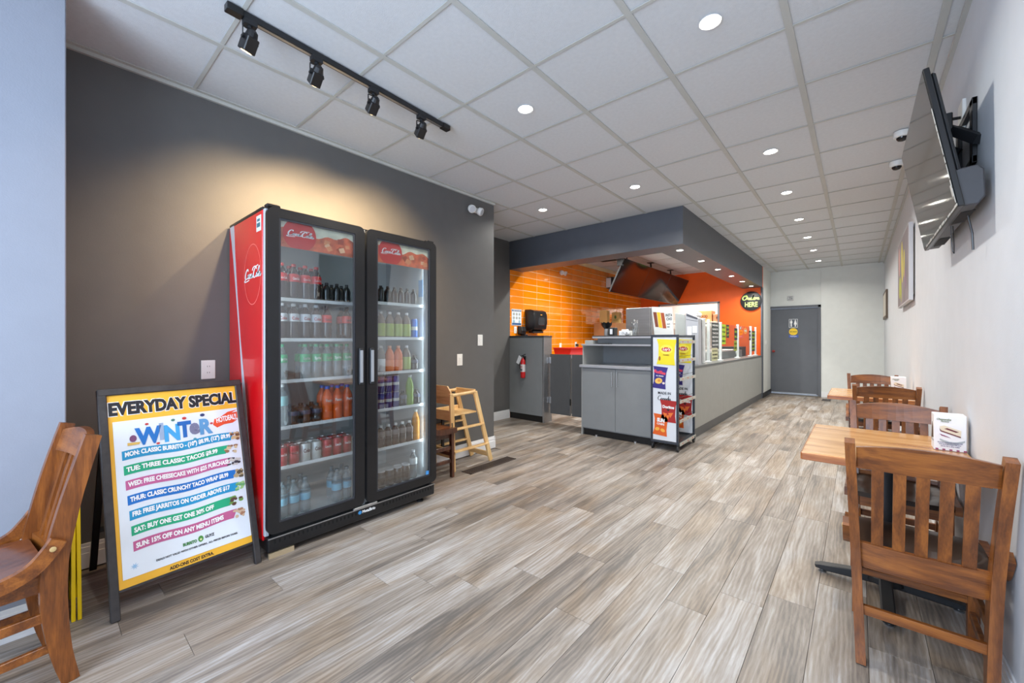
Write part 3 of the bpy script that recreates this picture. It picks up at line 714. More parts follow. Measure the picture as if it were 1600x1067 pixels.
for k, (y0, y1, gy0, gy1) in enumerate([(fy0+0.006, 1.494, 0.940, 1.424), (1.512, fy1-0.002, 1.588, 2.068)]):
    z0, z1 = 0.145, 2.092; gz0, gz1 = 0.205, 2.035
    door_ = ring(rr(y0, z0, y1, z1, 0.04), rr(gy0, gz0, gy1, gz1, 0.008), fx-0.035, fx).build('door', M_black, cool, False, label=['left glass door in a black frame', 'right glass door in a black frame'][k])
    MB().box((fx-0.017, gy0-0.006, gz0-0.006), (fx-0.011, gy1+0.006, gz1+0.006)).build('pane', M_glass, door_)
    ring(rr(gy0-0.0005, gz0, gy1, gz1, 0.006), rr(gy0+0.011, gz0+0.011, gy1-0.011, gz1-0.011, 0.004), fx-0.010, fx-0.004).build('glass_trim', flat('dark_trim', (52, 54, 60), 0.3, ), door_)
    # handle
    hy = 1.462 if k == 0 else 1.545
    b = MB(); b.box((fx-0.001, hy-0.016, 0.99), (fx+0.016, hy+0.016, 1.245), 0.004); b.build('handle', M_blackm, door_)
    MB().box((fx+0.016, hy-0.011, 1.005), (fx+0.019, hy+0.011, 1.23), 0.002).build('handle_grip', flat('grip_grey', (150, 152, 156), 0.4), door_)
    # banner behind glass
    F = frame((fx-0.019, 0, 0), (0, 1, 0), (0, 0, 1)); Fx = frame((fx-0.0185, 0, 0), (0, 1, 0), (0, 0, 1))
    bz0, bz1 = 1.870, 2.034
    w = gy1-gy0
    flatpoly([rect(gy0, bz0, gy1, bz1)], frame((fx-0.0215, 0, 0), (0, 1, 0), (0, 0, 1)), mat('banner_sky', (232, 228, 206), 0.5, var=0.2, scale=14), door_, 'banner')
    top = [(gy0+w*t, bz0+(0.105+0.012*math.sin(9*t+k)+0.01*math.sin(23*t))) for t in [i/24 for i in range(25)]]
    flatpoly([[(gy0, bz0), (gy1, bz0)]+top[::-1]], frame((fx-0.0207, 0, 0), (0, 1, 0), (0, 0, 1)), mat('banner_ice', (224, 112, 70), 0.4, var=0.35, scale=22), door_, 'banner_picture')
    rg = random.Random(k+3)
    ice = []
    for q in range(7):
        cx = gy0+w*(0.5+0.48*rg.random()); cz = bz0+0.03+0.07*rg.random(); a = rg.random()*1.5; s = 0.018+0.014*rg.random()
        ice.append([(cx+s*math.cos(a+PI/2*i), cz+s*math.sin(a+PI/2*i)*0.85) for i in range(4)])
    for q, pol in enumerate(ice): flatpoly([pol], frame((fx-0.0198+0.0002*q, 0, 0), (0, 1, 0), (0, 0, 1)), mat('ice_tone_%d' % (q % 3), [(240, 160, 110), (184, 78, 46), (246, 200, 160)][q % 3], 0.3, var=0.2), door_, 'banner_ice_cube', 0, 0.0002)
    cy = gy0+w*0.26
    poly = [(max(min(p[0], gy1), gy0), max(min(p[1], bz1), bz0)) for p in ellipse(cy, 1.957, 0.100, 0.100, 32)]
    flatpoly([poly], frame((fx-0.0182, 0, 0), (0, 1, 0), (0, 0, 1)), flat('disc_red', (214, 40, 34), 0.4), door_, 'banner_disc', 0, 0.0003)
    script(COLA, frame((fx-0.0178, 0, 0), (0, 1, 0), (0, 0, 1)), cy+0.004, 1.962, 0.165, M_wink, door_, z=0.0003, wmin=0.10, wmax=0.26)
FS = frame((0, fy0-0.0008, 0), (1, 0, 0), (0, 0, 1))
# side artwork: white ribbon, ring, script logo, sticker
rib = [(-3.325, 2.08), (-3.235, 2.08), (-3.215, 1.90), (-3.165, 1.60), (-3.10, 1.30), (-3.02, 1.02), (-2.955, 0.74), (-2.90, 0.50), (-3.00, 0.50), (-3.035, 0.78), (-3.068, 1.02), (-3.12, 1.30), (-3.19, 1.60), (-3.255, 1.86), (-3.29, 1.98)]
flatpoly([rib], FS, flat('ribbon_white', (214, 216, 226), 0.3), cool, 'ribbon_stripe')
rg_o = ellipse(-2.872, 1.71, 0.150, 0.190, 48); rg_i = ellipse(-2.872, 1.71, 0.145, 0.185, 48)
b = MB(); b._add([(x, z, 0.0006) for x, z in rg_o]+[(x, z, 0.0006) for x, z in rg_i], [(i, (i+1) % 48, 48+(i+1) % 48, 48+i) for i in range(48)], 0, FS); b.build('logo_ring', flat('ring_pink', (250, 130, 120)), cool)
script(COLA, FS, -2.868, 1.715, 0.30, M_wink, cool, z=0.0012, wmin=0.10, wmax=0.28)
flatpoly([rect(-2.80, 1.96, -2.72, 2.055)], FS, M_paper, cool, 'sticker')
flatpoly([rect(-2.79, 1.985, -2.735, 2.01), rect(-2.785, 2.02, -2.74, 2.035)], FS, flat('sticker_ink', (70, 120, 130)), cool, 'sticker_print', 0.001)
MB().box((fx-0.0075, 2.03, 0.215), (fx-0.0065, 2.06, 0.245)).build('energy_sticker', flat('sticker_blue', (70, 150, 220)), cool)
MB().box((-2.80, fy1-0.0615, 1.66), (-2.74, fy1-0.0605, 1.80)).build('price_label', flat('label_blue', (120, 160, 200)), cool)
# inner light tubes
for y in (fy0+0.07, fy1-0.07):
    d = bpy.data.lights.new('cooler_tube', 'AREA'); d.shape = 'RECTANGLE'; d.size = 0.02; d.size_y = 1.7; d.energy = 0.8; d.color = (0.86, 0.95, 1.0)
    o = bpy.data.objects.new('cooler_tube_lamp', d); C.objects.link(o); o.location = (bf-0.02, y, 1.1)
    s = 1 if y < ym else -1
    o.rotation_euler = Vector((-0.8, 0.6*s, 0)).to_track_quat('-Z', 'Y').to_euler()
# shelves
Msh = mat('white_wire', (224, 228, 230), 0.4)
SL = [0.18, 0.505, 0.755, 1.045, 1.307, 1.562]; SRR = [0.18, 0.482, 0.775, 1.055, 1.318, 1.585]
for zs, ya, yb in [(z, fy0+0.062, ym-0.012) for z in SL[1:]]+[(z, ym+0.012, fy1-0.062) for z in SRR[1:]]:
    b = MB(); b.box((bk+0.06, ya, zs-0.010), (bf-0.035, yb, zs-0.004)); b.box((bf-0.035, ya, zs-0.016), (bf-0.030, yb, zs+0.006), 0.001)
    for y in (ya+0.006, yb-0.006): b.box((bk+0.06, y-0.003, zs-0.016), (bf-0.03, y+0.003, zs-0.003))
    b.build('shelf', Msh, cool)
# ---- drinks
Mcola = mat('cola_liquid', (38, 18, 14), 0.06, coat=0.8, var=0.1)
Mclear = mat('clear_bottle', (196, 206, 210), 0.08, trans=0.75, coat=0.5)
Mgreenb = mat('green_tint_bottle', (170, 214, 190), 0.08, trans=0.6)
Mblk = mat('dark_glass_bottle', (20, 24, 24), 0.06, coat=0.8)
def flatm(n, c, **k): return mat(n, c, k.get('rough', 0.35), k.get('metal', 0), var=0.05, scale=30, coat=0.3)
KINDS = {}
def bottle_kind(key, name, r, h, liquid, label, cap, lz=(0.5, 0.72), neck=0.36, lid_h=0.016, cat='bottle', letter=None):
    """one drink: body, label band, cap (local coordinates, origin at base)"""
    t = thing(name, 'x', cat)
    if cat == 'bottle':
        rn = r*neck
        prof = [(r*0.82, 0), (r, 0.012), (r, h*0.30), (r*0.93, h*0.38), (r, h*0.46), (r, h*0.64), (r*0.82, h*0.76), (rn*1.15, h*0.88), (rn, h*0.90), (rn, h-lid_h)]
        MB().lathe(prof, n=14).build('body', liquid, t, True, world=False)
        if label: MB().lathe([(r*1.012, h*lz[0]), (r*1.02, h*(lz[0]+0.02)), (r*1.02, h*(lz[1]-0.06)), (r*0.97, h*(lz[1]-0.02)), (r*0.9, h*lz[1])], n=14, cap=False).build('label_band', label, t, True, world=False)
        MB().lathe([(rn*1.18, h-lid_h-0.002), (rn*1.2, h-0.003), (rn*1.05, h)], n=12).build('cap', cap, t, True, world=False)
    elif cat == 'can':
        MB().lathe([(r*0.78, 0), (r, 0.012), (r, h-0.014), (r*0.84, h-0.003)], n=16).build('body', liquid, t, True, world=False)
        MB().lathe([(r*0.84, h-0.004), (r*0.86, h), (r*0.80, h), (r*0.78, h-0.004)], n=16).build('lid', M_chrome, t, True, world=False)
        if label: MB().lathe([(r*1.01, h*0.42), (r*1.01, h*0.60)], n=16, cap=False).build('label_band', label, t, True, world=False)
    elif cat == 'jar':
        MB().lathe([(r*0.9, 0), (r, 0.01), (r, h*0.78), (r*0.85, h*0.86), (r*0.85, h*0.92)], n=14).build('body', liquid, t, True, world=False)
        MB().lathe([(r*0.92, h*0.90), (r*0.92, h), (r*0.85, h)], n=14).build('lid', cap, t, True, world=False)
    if letter:
        # small brand word on the front (+x side)
        me = text_mesh(letter[0], letter[1], width=r*1.25, bold=0.03)
        hz = h*((lz[0]+lz[1])/2-0.02) if cat == 'bottle' else h*0.62
        me.transform(Matrix.Translation((0, 0, hz)) @ Matrix(((0, 0, 1, 0), (1, 0, 0, 0), (0, 1, 0, 0), (0, 0, 0, 1))))
        for v in me.vertices:
            y = v.co.y; v.co.x = math.sqrt(max((r*1.035)**2-y*y, 1e-8))+(0.0005)
        me.materials.append(letter[2]); o = bpy.data.objects.new('lettering', me); C.objects.link(o); o.parent = t
    KINDS[key] = [t, False]
red = flatm('cola_label_red', (206, 24, 34)); silver = flatm('silver_label', (204, 208, 214)); grn = flatm('green_label', (44, 168, 110))
bottle_kind('coke', 'cola_bottle', 0.034, 0.232, Mcola, red, flatm('red_cap', (190, 30, 34)), letter=('Coca-Cola', 0.022, M_wink))
bottle_kind('diet', 'diet_cola_bottle', 0.034, 0.232, Mcola, silver, flatm('silver_cap', (190, 194, 198)), letter=('Coke', 0.028, flat('word_red', (190, 30, 34))))
bottle_kind('zero', 'zero_cola_bottle', 0.034, 0.232, Mcola, flatm('zero_label_red', (222, 44, 46)), flatm('dark_cap', (40, 30, 32)), letter=('Coca-Cola', 0.020, M_ink))
bottle_kind('sprite', 'lemon_soda_bottle', 0.034, 0.232, Mclear, grn, flatm('green_cap', (60, 170, 120)), letter=('Sprite', 0.026, M_wink))
bottle_kind('black', 'small_dark_bottle', 0.027, 0.135, Mblk, None, flatm('black_cap', (20, 20, 22)))
bottle_kind('orange', 'orange_soda_bottle', 0.035, 0.232, mat('orange_liquid', (222, 92, 24), 0.08, coat=0.8), flatm('orange_label', (232, 100, 40)), flatm('blue_cap', (50, 84, 190)), letter=('Fanta', 0.026, M_wink))
bottle_kind('tall', 'tall_clear_bottle', 0.037, 0.27, Mclear, flatm('aqua_label', (150, 200, 205)), flatm('white_cap', (225, 230, 232)))
bottle_kind('dumpy', 'short_dark_bottle', 0.033, 0.125, Mblk, flatm('navy_label', (50, 60, 84)), flatm('black_cap', (20, 20, 22)))
bottle_kind('redcan', 'red_soda_can', 0.033, 0.122, flatm('can_red', (176, 30, 44), metal=0.3), None, None, cat='can', letter=('Coca-Cola', 0.022, M_wink))
bottle_kind('silvcan', 'silver_soda_can', 0.033, 0.122, flatm('can_silver', (206, 208, 206), metal=0.4), None, None, cat='can', letter=('Coke', 0.034, flat('word_maroon', (110, 24, 34))))
bottle_kind('bluecan', 'blue_energy_can', 0.028, 0.125, flatm('can_blue', (42, 52, 128), metal=0.3), flatm('can_silver', (206, 208, 206), metal=0.4), None, cat='can')
bottle_kind('slimcan', 'slim_blue_can', 0.027, 0.16, flatm('can_sky', (70, 120, 210), metal=0.3), flatm('white_label', (225, 228, 230)), None, cat='can')
bottle_kind('water', 'water_bottle', 0.034, 0.225, mat('water_bottle_plastic', (170, 196, 206), 0.08, trans=0.7), flatm('water_label', (120, 186, 214)), flatm('grey_blue_cap', (90, 110, 120)), lz=(0.36, 0.6))
bottle_kind('tea', 'green_tea_bottle', 0.035, 0.205, mat('tea_liquid', (120, 104, 92), 0.1, coat=0.6), flatm('lime_label', (158, 176, 84)), flatm('pale_cap', (205, 205, 205)), lz=(0.08, 0.60))
bottle_kind('juice', 'orange_juice_bottle', 0.036, 0.205, mat('juice_liquid', (222, 110, 54), 0.12, coat=0.6), flatm('juice_label', (236, 128, 72)), flatm('peach_cap', (222, 160, 130)), lz=(0.1, 0.5))
bottle_kind('white', 'white_label_bottle', 0.035, 0.205, mat('pale_liquid', (128, 124, 122), 0.1, coat=0.6), flatm('white_label', (225, 228, 230)), flatm('pale_cap', (205, 205, 205)), lz=(0.05, 0.56))
bottle_kind('lime', 'tall_lime_soda_bottle', 0.032, 0.245, mat('lime_liquid', (146, 186, 70), 0.08, trans=0.3), None, flatm('grey_cap', (170, 175, 170)), neck=0.4)
bottle_kind('amber', 'tall_orange_soda_bottle', 0.032, 0.25, mat('amber_liquid', (226, 150, 40), 0.08, trans=0.2), None, flatm('grey_cap', (170, 175, 170)), neck=0.4)
bottle_kind('wine', 'dark_brown_bottle', 0.032, 0.17, mat('brown_glass', (60, 44, 44), 0.08, coat=0.8), flatm('dull_label', (110, 100, 100)), flatm('pale_cap', (205, 205, 205)))
bottle_kind('jar', 'dark_soda_jar', 0.036, 0.13, mat('jar_glass', (66, 62, 62), 0.08, trans=0.3, coat=0.6), None, flatm('silver_cap', (190, 194, 198)), cat='jar')
bottle_kind('clearb', 'empty_clear_bottle', 0.032, 0.225, Mclear, flatm('frost_label', (196, 204, 206)), flatm('silver_cap', (190, 194, 198)))
DESC = {'coke': ('cola bottle with red label', 'bottle'), 'diet': ('cola bottle with silver label', 'bottle'), 'zero': ('cola bottle with bright red label', 'bottle'), 'sprite': ('clear soda bottle with green label', 'bottle'),
 'black': ('small black bottle', 'bottle'), 'orange': ('orange soda bottle with blue cap', 'bottle'), 'tall': ('tall clear bottle', 'bottle'), 'dumpy': ('short dark bottle', 'bottle'), 'redcan': ('red soda can', 'can'), 'silvcan': ('silver soda can', 'can'),
 'bluecan': ('blue and silver energy can', 'can'), 'slimcan': ('slim sky-blue can', 'can'), 'water': ('blue-labelled water bottle', 'bottle'), 'tea': ('bottle with lime green label', 'bottle'), 'juice': ('orange juice bottle', 'bottle'), 'white': ('bottle with white label', 'bottle'),
 'lime': ('tall lime green soda bottle', 'bottle'), 'amber': ('tall amber soda bottle', 'bottle'), 'wine': ('dark brown bottle', 'bottle'), 'jar': ('dark screw-top jar', 'jar'), 'clearb': ('clear glass bottle', 'bottle')}
POS = ['first', 'second', 'third', 'fourth', 'fifth', 'sixth', 'seventh', 'eighth']
SHN = ['bottom', 'fifth', 'fourth', 'third', 'second', 'top']
cnt = {}
def put(key, y, z, side, sh, depth=0, dx=0.0, extra=''):
    k = (key, side, sh, depth, extra); cnt[k] = cnt.get(k, 0)+1
    row = '' if depth == 0 else ', back row'
    lab = f"{POS[cnt[k]-1]} {DESC[key][0]} from the left, {SHN[sh]} shelf, {side} door{row}{extra}"
    x = bf-0.075-depth*0.085+dx
    t, used = KINDS[key]
    grp = f"{DESC[key][0]}s on the {SHN[sh]} shelf behind the {side} door"
    loc = (x, y, z)
    if not used: t.location = loc; t['label'] = lab; t['group'] = grp; KINDS[key][1] = True; WM[t.name] = Matrix.Translation(loc)
    else: dup(t, loc, rng.uniform(-0.2, 0.2), lab, grp)
def run(keys, y0, dy, z, side, sh, back=True):
    for i, k in enumerate(keys):
        if k is None: continue
        put(k, y0+i*dy, z+0.0002, side, sh)
    if back:
        for i, k in enumerate(keys):
            if k is None: continue
            put(k, y0+i*dy+0.004, z+0.0002, side, sh, 1)
Z = lambda z: z-0.0035
yl = 1.004; dyl = 0.0715
run(['coke']*4+['black', 'black', 'black'], yl, dyl, Z(SL[5]), 'left', 5)
run(['diet']*4+['zero', None, 'zero'], yl, dyl, Z(SL[4]), 'left', 4)
run(['sprite', None, 'sprite', 'sprite', 'sprite', 'sprite', 'sprite'], yl, dyl, Z(SL[3]), 'left', 3)
run(['tall', 'dumpy', 'dumpy', 'dumpy', 'orange', 'orange', 'orange'], yl, dyl+0.0008, Z(SL[2]), 'left', 2)
run(['redcan', 'redcan', 'silvcan', 'silvcan', 'redcan', 'redcan', 'redcan'], yl, dyl, Z(SL[1]), 'left', 1)
run(['water', 'water', 'water', None, None, 'water', 'water'], yl, dyl, SL[0]-0.0045, 'left', 0)
yr = 1.705; dyr = 0.077
run(['black']*6, yr, 0.060, Z(SRR[5]), 'right', 5)
run(['tea']*4+['slimcan'], yr, dyr, Z(SRR[4]), 'right', 4, False)
run(['white', 'juice', 'juice', 'tea', 'dumpy'], yr, dyr, Z(SRR[3]), 'right', 3, False)
run(['bluecan', 'bluecan', 'bluecan', 'dumpy', 'lime', 'dumpy'], yr, 0.0655, Z(SRR[2]), 'right', 2, False)
for i in range(3): put('bluecan', yr+i*0.0655, Z(SRR[2])+0.1257, 'right', 2, 0, 0.0, ', upper layer')
run(['wine']*5+['amber'], yr, 0.0645, Z(SRR[1]), 'right', 1, False)
run(['jar']*4+['clearb'], yr, 0.0745, SRR[0]-0.0045, 'right', 0, False)

# ================================================================= CHAIRS
def make_chair(label, wx, wz, seatm, name='dining_chair'):
    t = thing(name, label, 'chair')
    hw = 0.205
    post = [(-0.226, 0.0, 0.046), (-0.200, 0.12, 0.056), (-0.182, 0.28, 0.068), (-0.180, 0.42, 0.070), (-0.192, 0.52, 0.064), (-0.228, 0.70, 0.054), (-0.280, 0.90, 0.046)]
    cm = [Vector(p) for p in [(q[0], q[1]) for q in post]]
    sm = catmull(cm, 3); ws = []
    for i in range(len(sm)):
        f = min(i/3, len(post)-1.001); a = int(f); ws.append(post[a][2]*(1-(f-a))+post[a+1][2]*(f-a))
    path = [(p.x, p.y, w) for p, w in zip(sm, ws)]
    for s in (-1, 1):
        x0, x1 = (-hw, -hw+0.032) if s < 0 else (hw-0.032, hw)
        b = MB(); b.strip(path, 0.05, x0, x1, 'X', bev=0.004)
        for v in b.bm.verts: v.co.x += s*0.034*(v.co.z-0.42)/0.9
        b.build('back_post', wz, t, world=False)
    # top rail: curved backwards, crowned
    def yback(z):   # centre line of the post
        pts = path
        for a, c in zip(pts[:-1], pts[1:]):
            if a[1] <= z <= c[1]: return a[0]+(c[0]-a[0])*(z-a[1])/(c[1]-a[1])
        return pts[-1][0]
    def rail(z0, z1, crown, bow, th, nm):
        b = MB(); n = 10; V = []
        for i in range(n+1):
            x = (-hw+0.030+(2*hw-0.060)*i/n)*(1+0.075*max(z1-0.5, 0)/0.4); u = 2*i/n-1; q = 1-u*u
            top = z1+crown*q; 
            for zz, off in ((z0, 0), (top, 0)):
                yb = yback(min(zz, 0.895))-bow*q
                V += [(x, yb-th/2, zz), (x, yb+th/2, zz)]
        fs = []
        for i in range(n):
            a = 4*i; c = 4*(i+1)
            fs += [(a, c, c+2, a+2), (a+1, a+3, c+3, c+1), (a, a+1, c+1, c), (a+2, c+2, c+3, a+3)]
        fs += [(0, 2, 3, 1), (4*n, 4*n+1, 4*n+3, 4*n+2)]
        b._add(V, fs); b.build(nm, wx, t, world=False)
    rail(0.795, 0.878, 0.022, 0.022, 0.022, 'top_rail')
    rail(0.375, 0.475, 0.0, 0.012, 0.022, 'lower_rail')
    for k in range(5):
        x = -0.124+k*0.062; q = 1-(x/hw)**2
        pth = [(yback(z)-(0.012+0.010*(z-0.47)/0.33)*q-0.004*math.sin((z-0.47)/0.33*PI), z) for z in (0.468, 0.55, 0.63, 0.72, 0.802)]
        MB().strip(pth, 0.010, x-0.018, x+0.018, 'X', bev=0.0025).build('back_slat', wz, t, world=False)
    # seat: saddled slab
    b = MB(); n = 12; m_ = 10; V = []; fs = []
    for j in range(m_+1):
        v = j/m_; y = -0.165+0.385*v
        hwid = 0.186+0.020*math.sin(min(v*1.25, 1)*PI/2)
        for i in range(n+1):
            u = 2*i/n-1; uu = u
            yy = y-0.02*(v**4)*abs(u)**3
            dip = 0.016*(1-abs(u)**3)*math.sin(min(v*1.1, 1)*PI)*0.8
            V.append((uu*hwid, yy, 0.455-dip-0.010*v**6))
    N_ = len(V)
    V += [(p[0]*0.97, p[1]*0.985, 0.418) for p in V[:N_]]
    for j in range(m_):
        for i in range(n):
            a = j*(n+1)+i; fs.append((a, a+1, a+n+2, a+n+1)); fs.append((N_+a+n+1, N_+a+n+2, N_+a+1, N_+a))
    bd = [i for i in range(n+1)]+[(n+1)*j+n for j in range(1, m_+1)]+[(n+1)*m_+i for i in range(n-1, -1, -1)]+[(n+1)*j for j in range(m_-1, 0, -1)]
    for a, c in zip(bd, bd[1:]+bd[:1]): fs.append((a, N_+a, N_+c, c))
    b._add(V, fs); b.build('seat', seatm, t, True, world=False)
    b = MB()
    for y in (-0.155, 0.175): b.box((-0.165, y-0.011, 0.36), (0.165, y+0.011, 0.418), 0.002)
    for s in (-1, 1): b.box((s*0.168-0.011, -0.155, 0.36), (s*0.168+0.011, 0.175, 0.418), 0.002)
    b.build('seat_frame', wx, t, world=False)
    # bow braces from the post down along the seat side
    br = catmull([(-0.188, 0.545), (-0.165, 0.51), (-0.125, 0.465), (-0.06, 0.438), (0.04, 0.430), (0.15, 0.430), (0.205, 0.432)], 4)
    for s in (-1, 1):
        x0, x1 = (hw, hw+0.026) if s > 0 else (-hw-0.026, -hw)
        MB().strip([(p.x, p.y, 0.046) for p in br], 0.046, x0, x1, 'X', bev=0.005).build('side_brace', wx, t, world=False)
        MB().lathe([(0.009, 0), (0.009, 0.003), (0.004, 0.004)], n=10, mtx=Matrix.Translation((s*(hw+0.026), -0.172, 0.52)) @ Matrix.Rotation(s*PI/2, 4, 'Y')).build('bolt_cap', flat('brass_cap', (190, 160, 110), 0.3), t, world=False)
    for s in (-1, 1):
        b = MB(); b.strip([(0.172, 0.0, 0.034), (0.17, 0.2, 0.038), (0.168, 0.42, 0.044)], 0.04, s*0.186-0.018, s*0.186+0.018, 'X', bev=0.003); b.build('front_leg', wz, t, world=False)
    for s in (-1, 1): MB().beam((s*0.178, -0.175, 0.27), (s*0.182, 0.16, 0.27), 0.018, 0.034, 0.002).build('side_stretcher', wx, t, world=False)
    for s in (-1, 1): MB().beam((s*0.174, -0.185, 0.15), (s*0.182, 0.16, 0.15), 0.018, 0.030, 0.002).build('side_stretcher', wx, t, world=False)
    MB().box((-0.172, -0.205, 0.185), (0.172, -0.184, 0.222), 0.002).build('rear_stretcher', wx, t, world=False)
    MB().box((-0.170, 0.160, 0.19), (0.170, 0.180, 0.222), 0.002).build('front_stretcher', wx, t, world=False)
    return t
ch = make_chair('wooden slat-back chair nearest the camera, back turned, at the front table', M_chairx, M_chair, M_seatd)
ch.matrix_basis = Matrix.Translation((0.180, 2.385, 0))
G = 'wooden slat-back chairs at the wall tables'; ch['group'] = G
dup(ch, (0.172, 3.23, 0), PI-0.02, 'wooden slat-back chair on the far side of the front table', G)
dup(ch, (0.172, 5.06, 0), 0.02, 'wooden slat-back chair on the near side of the back table', G)
dup(ch, (0.12, 6.02, 0), PI+0.01, 'wooden slat-back chair farthest from the camera, beyond the back table', G)
# two more chairs whose seats show below the front table belong to the pair at the table
lc = make_chair('brown wooden chair cut by the left edge beside the pale column', M_chairx, M_chair, M_seatb)
lc.matrix_basis = Matrix.Translation((-2.438, -0.165, 0)) @ Matrix.Rotation(math.radians(187.5), 4, 'Z') @ Matrix.Diagonal((1.0, 1.0, 1.035, 1)); lc['group'] = 'slat-back chairs near the window'
bc = make_chair('dark brown chair half hidden between the cooler and the high chair', M_brownc, M_brownc, M_seatb)
bc.matrix_basis = Matrix.Translation((-3.115, 2.415, 0)) @ Matrix.Diagonal((0.95, 0.84, 1.04, 1))

# ================================================================= TABLES
def make_table(label, x0, x1, y0, y1, px, py):
    t = thing('dining_table', label, 'table', (px, py, 0), 0, 'oak tables along the white wall')
    MB().box((x0, y0+0.004, 0.716), (x1, y1-0.004, 0.7495), 0.003).build('tabletop', M_table, t)
    b = MB(); b.box((x0-0.004, y0, 0.712), (x0+0.012, y1, 0.747), 0.003); b.box((x0, y0-0.004, 0.712), (x1, y0+0.010, 0.747), 0.003); b.box((x0, y1-0.010, 0.712), (x1, y1+0.004, 0.747), 0.003)
    b.build('edge_band', M_tabedge, t)
    MB().lathe([(0.043, 0.06), (0.043, 0.70)], (px, py, 0), 24).build('column', M_blackm, t, True)
    MB().lathe([(0.075, 0.045), (0.07, 0.07), (0.045, 0.085)], (px, py, 0), 20).build('base_hub', M_blackm, t, True)
    MB().box((px-0.14, py-0.14, 0.70), (px+0.14, py+0.14, 0.714), 0.004).build('top_plate', M_blackm, t)
    for dx, dy in ((-0.29, 0), (0.29, 0), (0, 0.38), (0, -0.38)):
        L = math.hypot(dx, dy); d = Vector((dx/L, dy/L, 0)); p = Vector((px, py, 0))
        b = MB()
        ang = math.atan2(dy, dx); m = Matrix.Translation((px, py, 0)) @ Matrix.Rotation(ang, 4, 'Z')
        prof = [(0.02, 0.028), (L-0.04, 0.016), (L, 0.022), (L+0.004, 0.036), (L-0.02, 0.044), (0.03, 0.082)]
        b.prism(prof, -0.026, 0.026, 'Y', mtx=m, bev=0.006)
        f_ = b.build('foot_arm', M_blackm, t)
        MB().lathe([(0.018, 0.0), (0.02, 0.008), (0.008, 0.010), (0.008, 0.022)], (px+d.x*(L-0.03), py+d.y*(L-0.03), 0), 12).build('levelling_foot', M_chrome, f_, True)
    return t
make_table('pale oak pedestal table nearest the camera, against the white wall', -0.215, 0.405, 2.455, 3.33, 0.105, 2.87)
make_table('pale oak pedestal table farther along the white wall', -0.235, 0.405, 5.15, 5.97, 0.09, 5.6)
# dessert menu cubes
def menu_cube(label, x0, y0, s=1.0, wy=0.09):
    t = thing('menu_cube', label, 'menu stand', (x0+0.055, y0+wy/2, 0.75), 0, 'white dessert menu cubes')
    w = 0.112; h = 0.178
    MB().box((x0, y0, 0.7505), (x0+w, y0+wy, 0.7505+h), 0.002).build('card_box', M_paper, t)
    F = frame((x0+w/2, y0-0.0003, 0.7505), (1, 0, 0), (0, 0, 1))
    flatpoly([[(-0.035+0.085*i/12*1.0, 0.058-0.012*math.sin(i/12*PI)) for i in range(13)]+[(0.05-0.085*i/12, 0.050-0.020*math.sin(i/12*PI)) for i in range(13)]], F, flat('plate_grey', (170, 178, 182)), t, 'plate_print')
    flatpoly([[(-0.036, 0.118), (-0.030, 0.092), (0.036, 0.072), (0.038, 0.104), (-0.020, 0.125)]], F, flat('cake_cream', (226, 214, 190)), t, 'cake_print')
    flatpoly([[(-0.037, 0.110), (-0.033, 0.094), (0.036, 0.070), (0.036, 0.076), (-0.030, 0.099)], [(-0.02, 0.108), (0.02, 0.094), (0.03, 0.098), (-0.01, 0.113)]], F, flat('cake_crust', (110, 52, 58)), t, 'cake_crust_print', 0.001)
    flatpoly([[(-0.036, 0.082), (-0.03, 0.074), (0.004, 0.064), (-0.01, 0.072)]], F, flat('berry_sauce', (136, 30, 84)), t, 'sauce_print', 0.001)
    text('Cheesecake', F, -0.022, 0.155, 0.014, flat('olive_ink', (120, 130, 90)), t, width=0.05, shear=0.3)
    text('Factory', F, -0.018, 0.144, 0.011, flat('olive_ink', (120, 130, 90)), t, width=0.03, shear=0.3)
    for k, tx in enumerate(['Dreamy cheesecake layered with', 'fruit and fresh cream. Ask your', 'server for a slice today']):
        text(tx, F, 0.0, 0.040-k*0.009, 0.007, flat('violet_ink', (90, 80, 130)), t, width=0.085-0.01*k)
    flatpoly([rect(-0.05+0.024*k, 0.002, -0.04+0.024*k, 0.009) for k in range(5)], F, flat('magenta_ink', (150, 60, 100)), t, 'swatch_print')
    F = frame((x0+w+0.0003, y0+wy/2, 0.7505), (0, 1, 0), (0, 0, 1))
    F2 = frame((x0-0.0003, y0+wy/2, 0.7505), (0, -1, 0), (0, 0, 1))
    for FF in (F, F2):
        flatpoly([[(-0.03, 0.05), (0.035, 0.06), (0.02, 0.11), (-0.005, 0.135), (-0.02, 0.10)]], FF, flat('cake_dark', (72, 60, 48)), t, 'cake_print')
        flatpoly([[(-0.04, 0.05), (0.04, 0.05), (0.03, 0.04), (-0.03, 0.04)]], FF, flat('plate_grey', (170, 178, 182)), t, 'plate_print')
menu_cube('white dessert menu cube on the front table beside the wall', 0.288, 2.935)
menu_cube('white dessert menu cube on the back table beside the wall', 0.25, 5.62, wy=0.1)

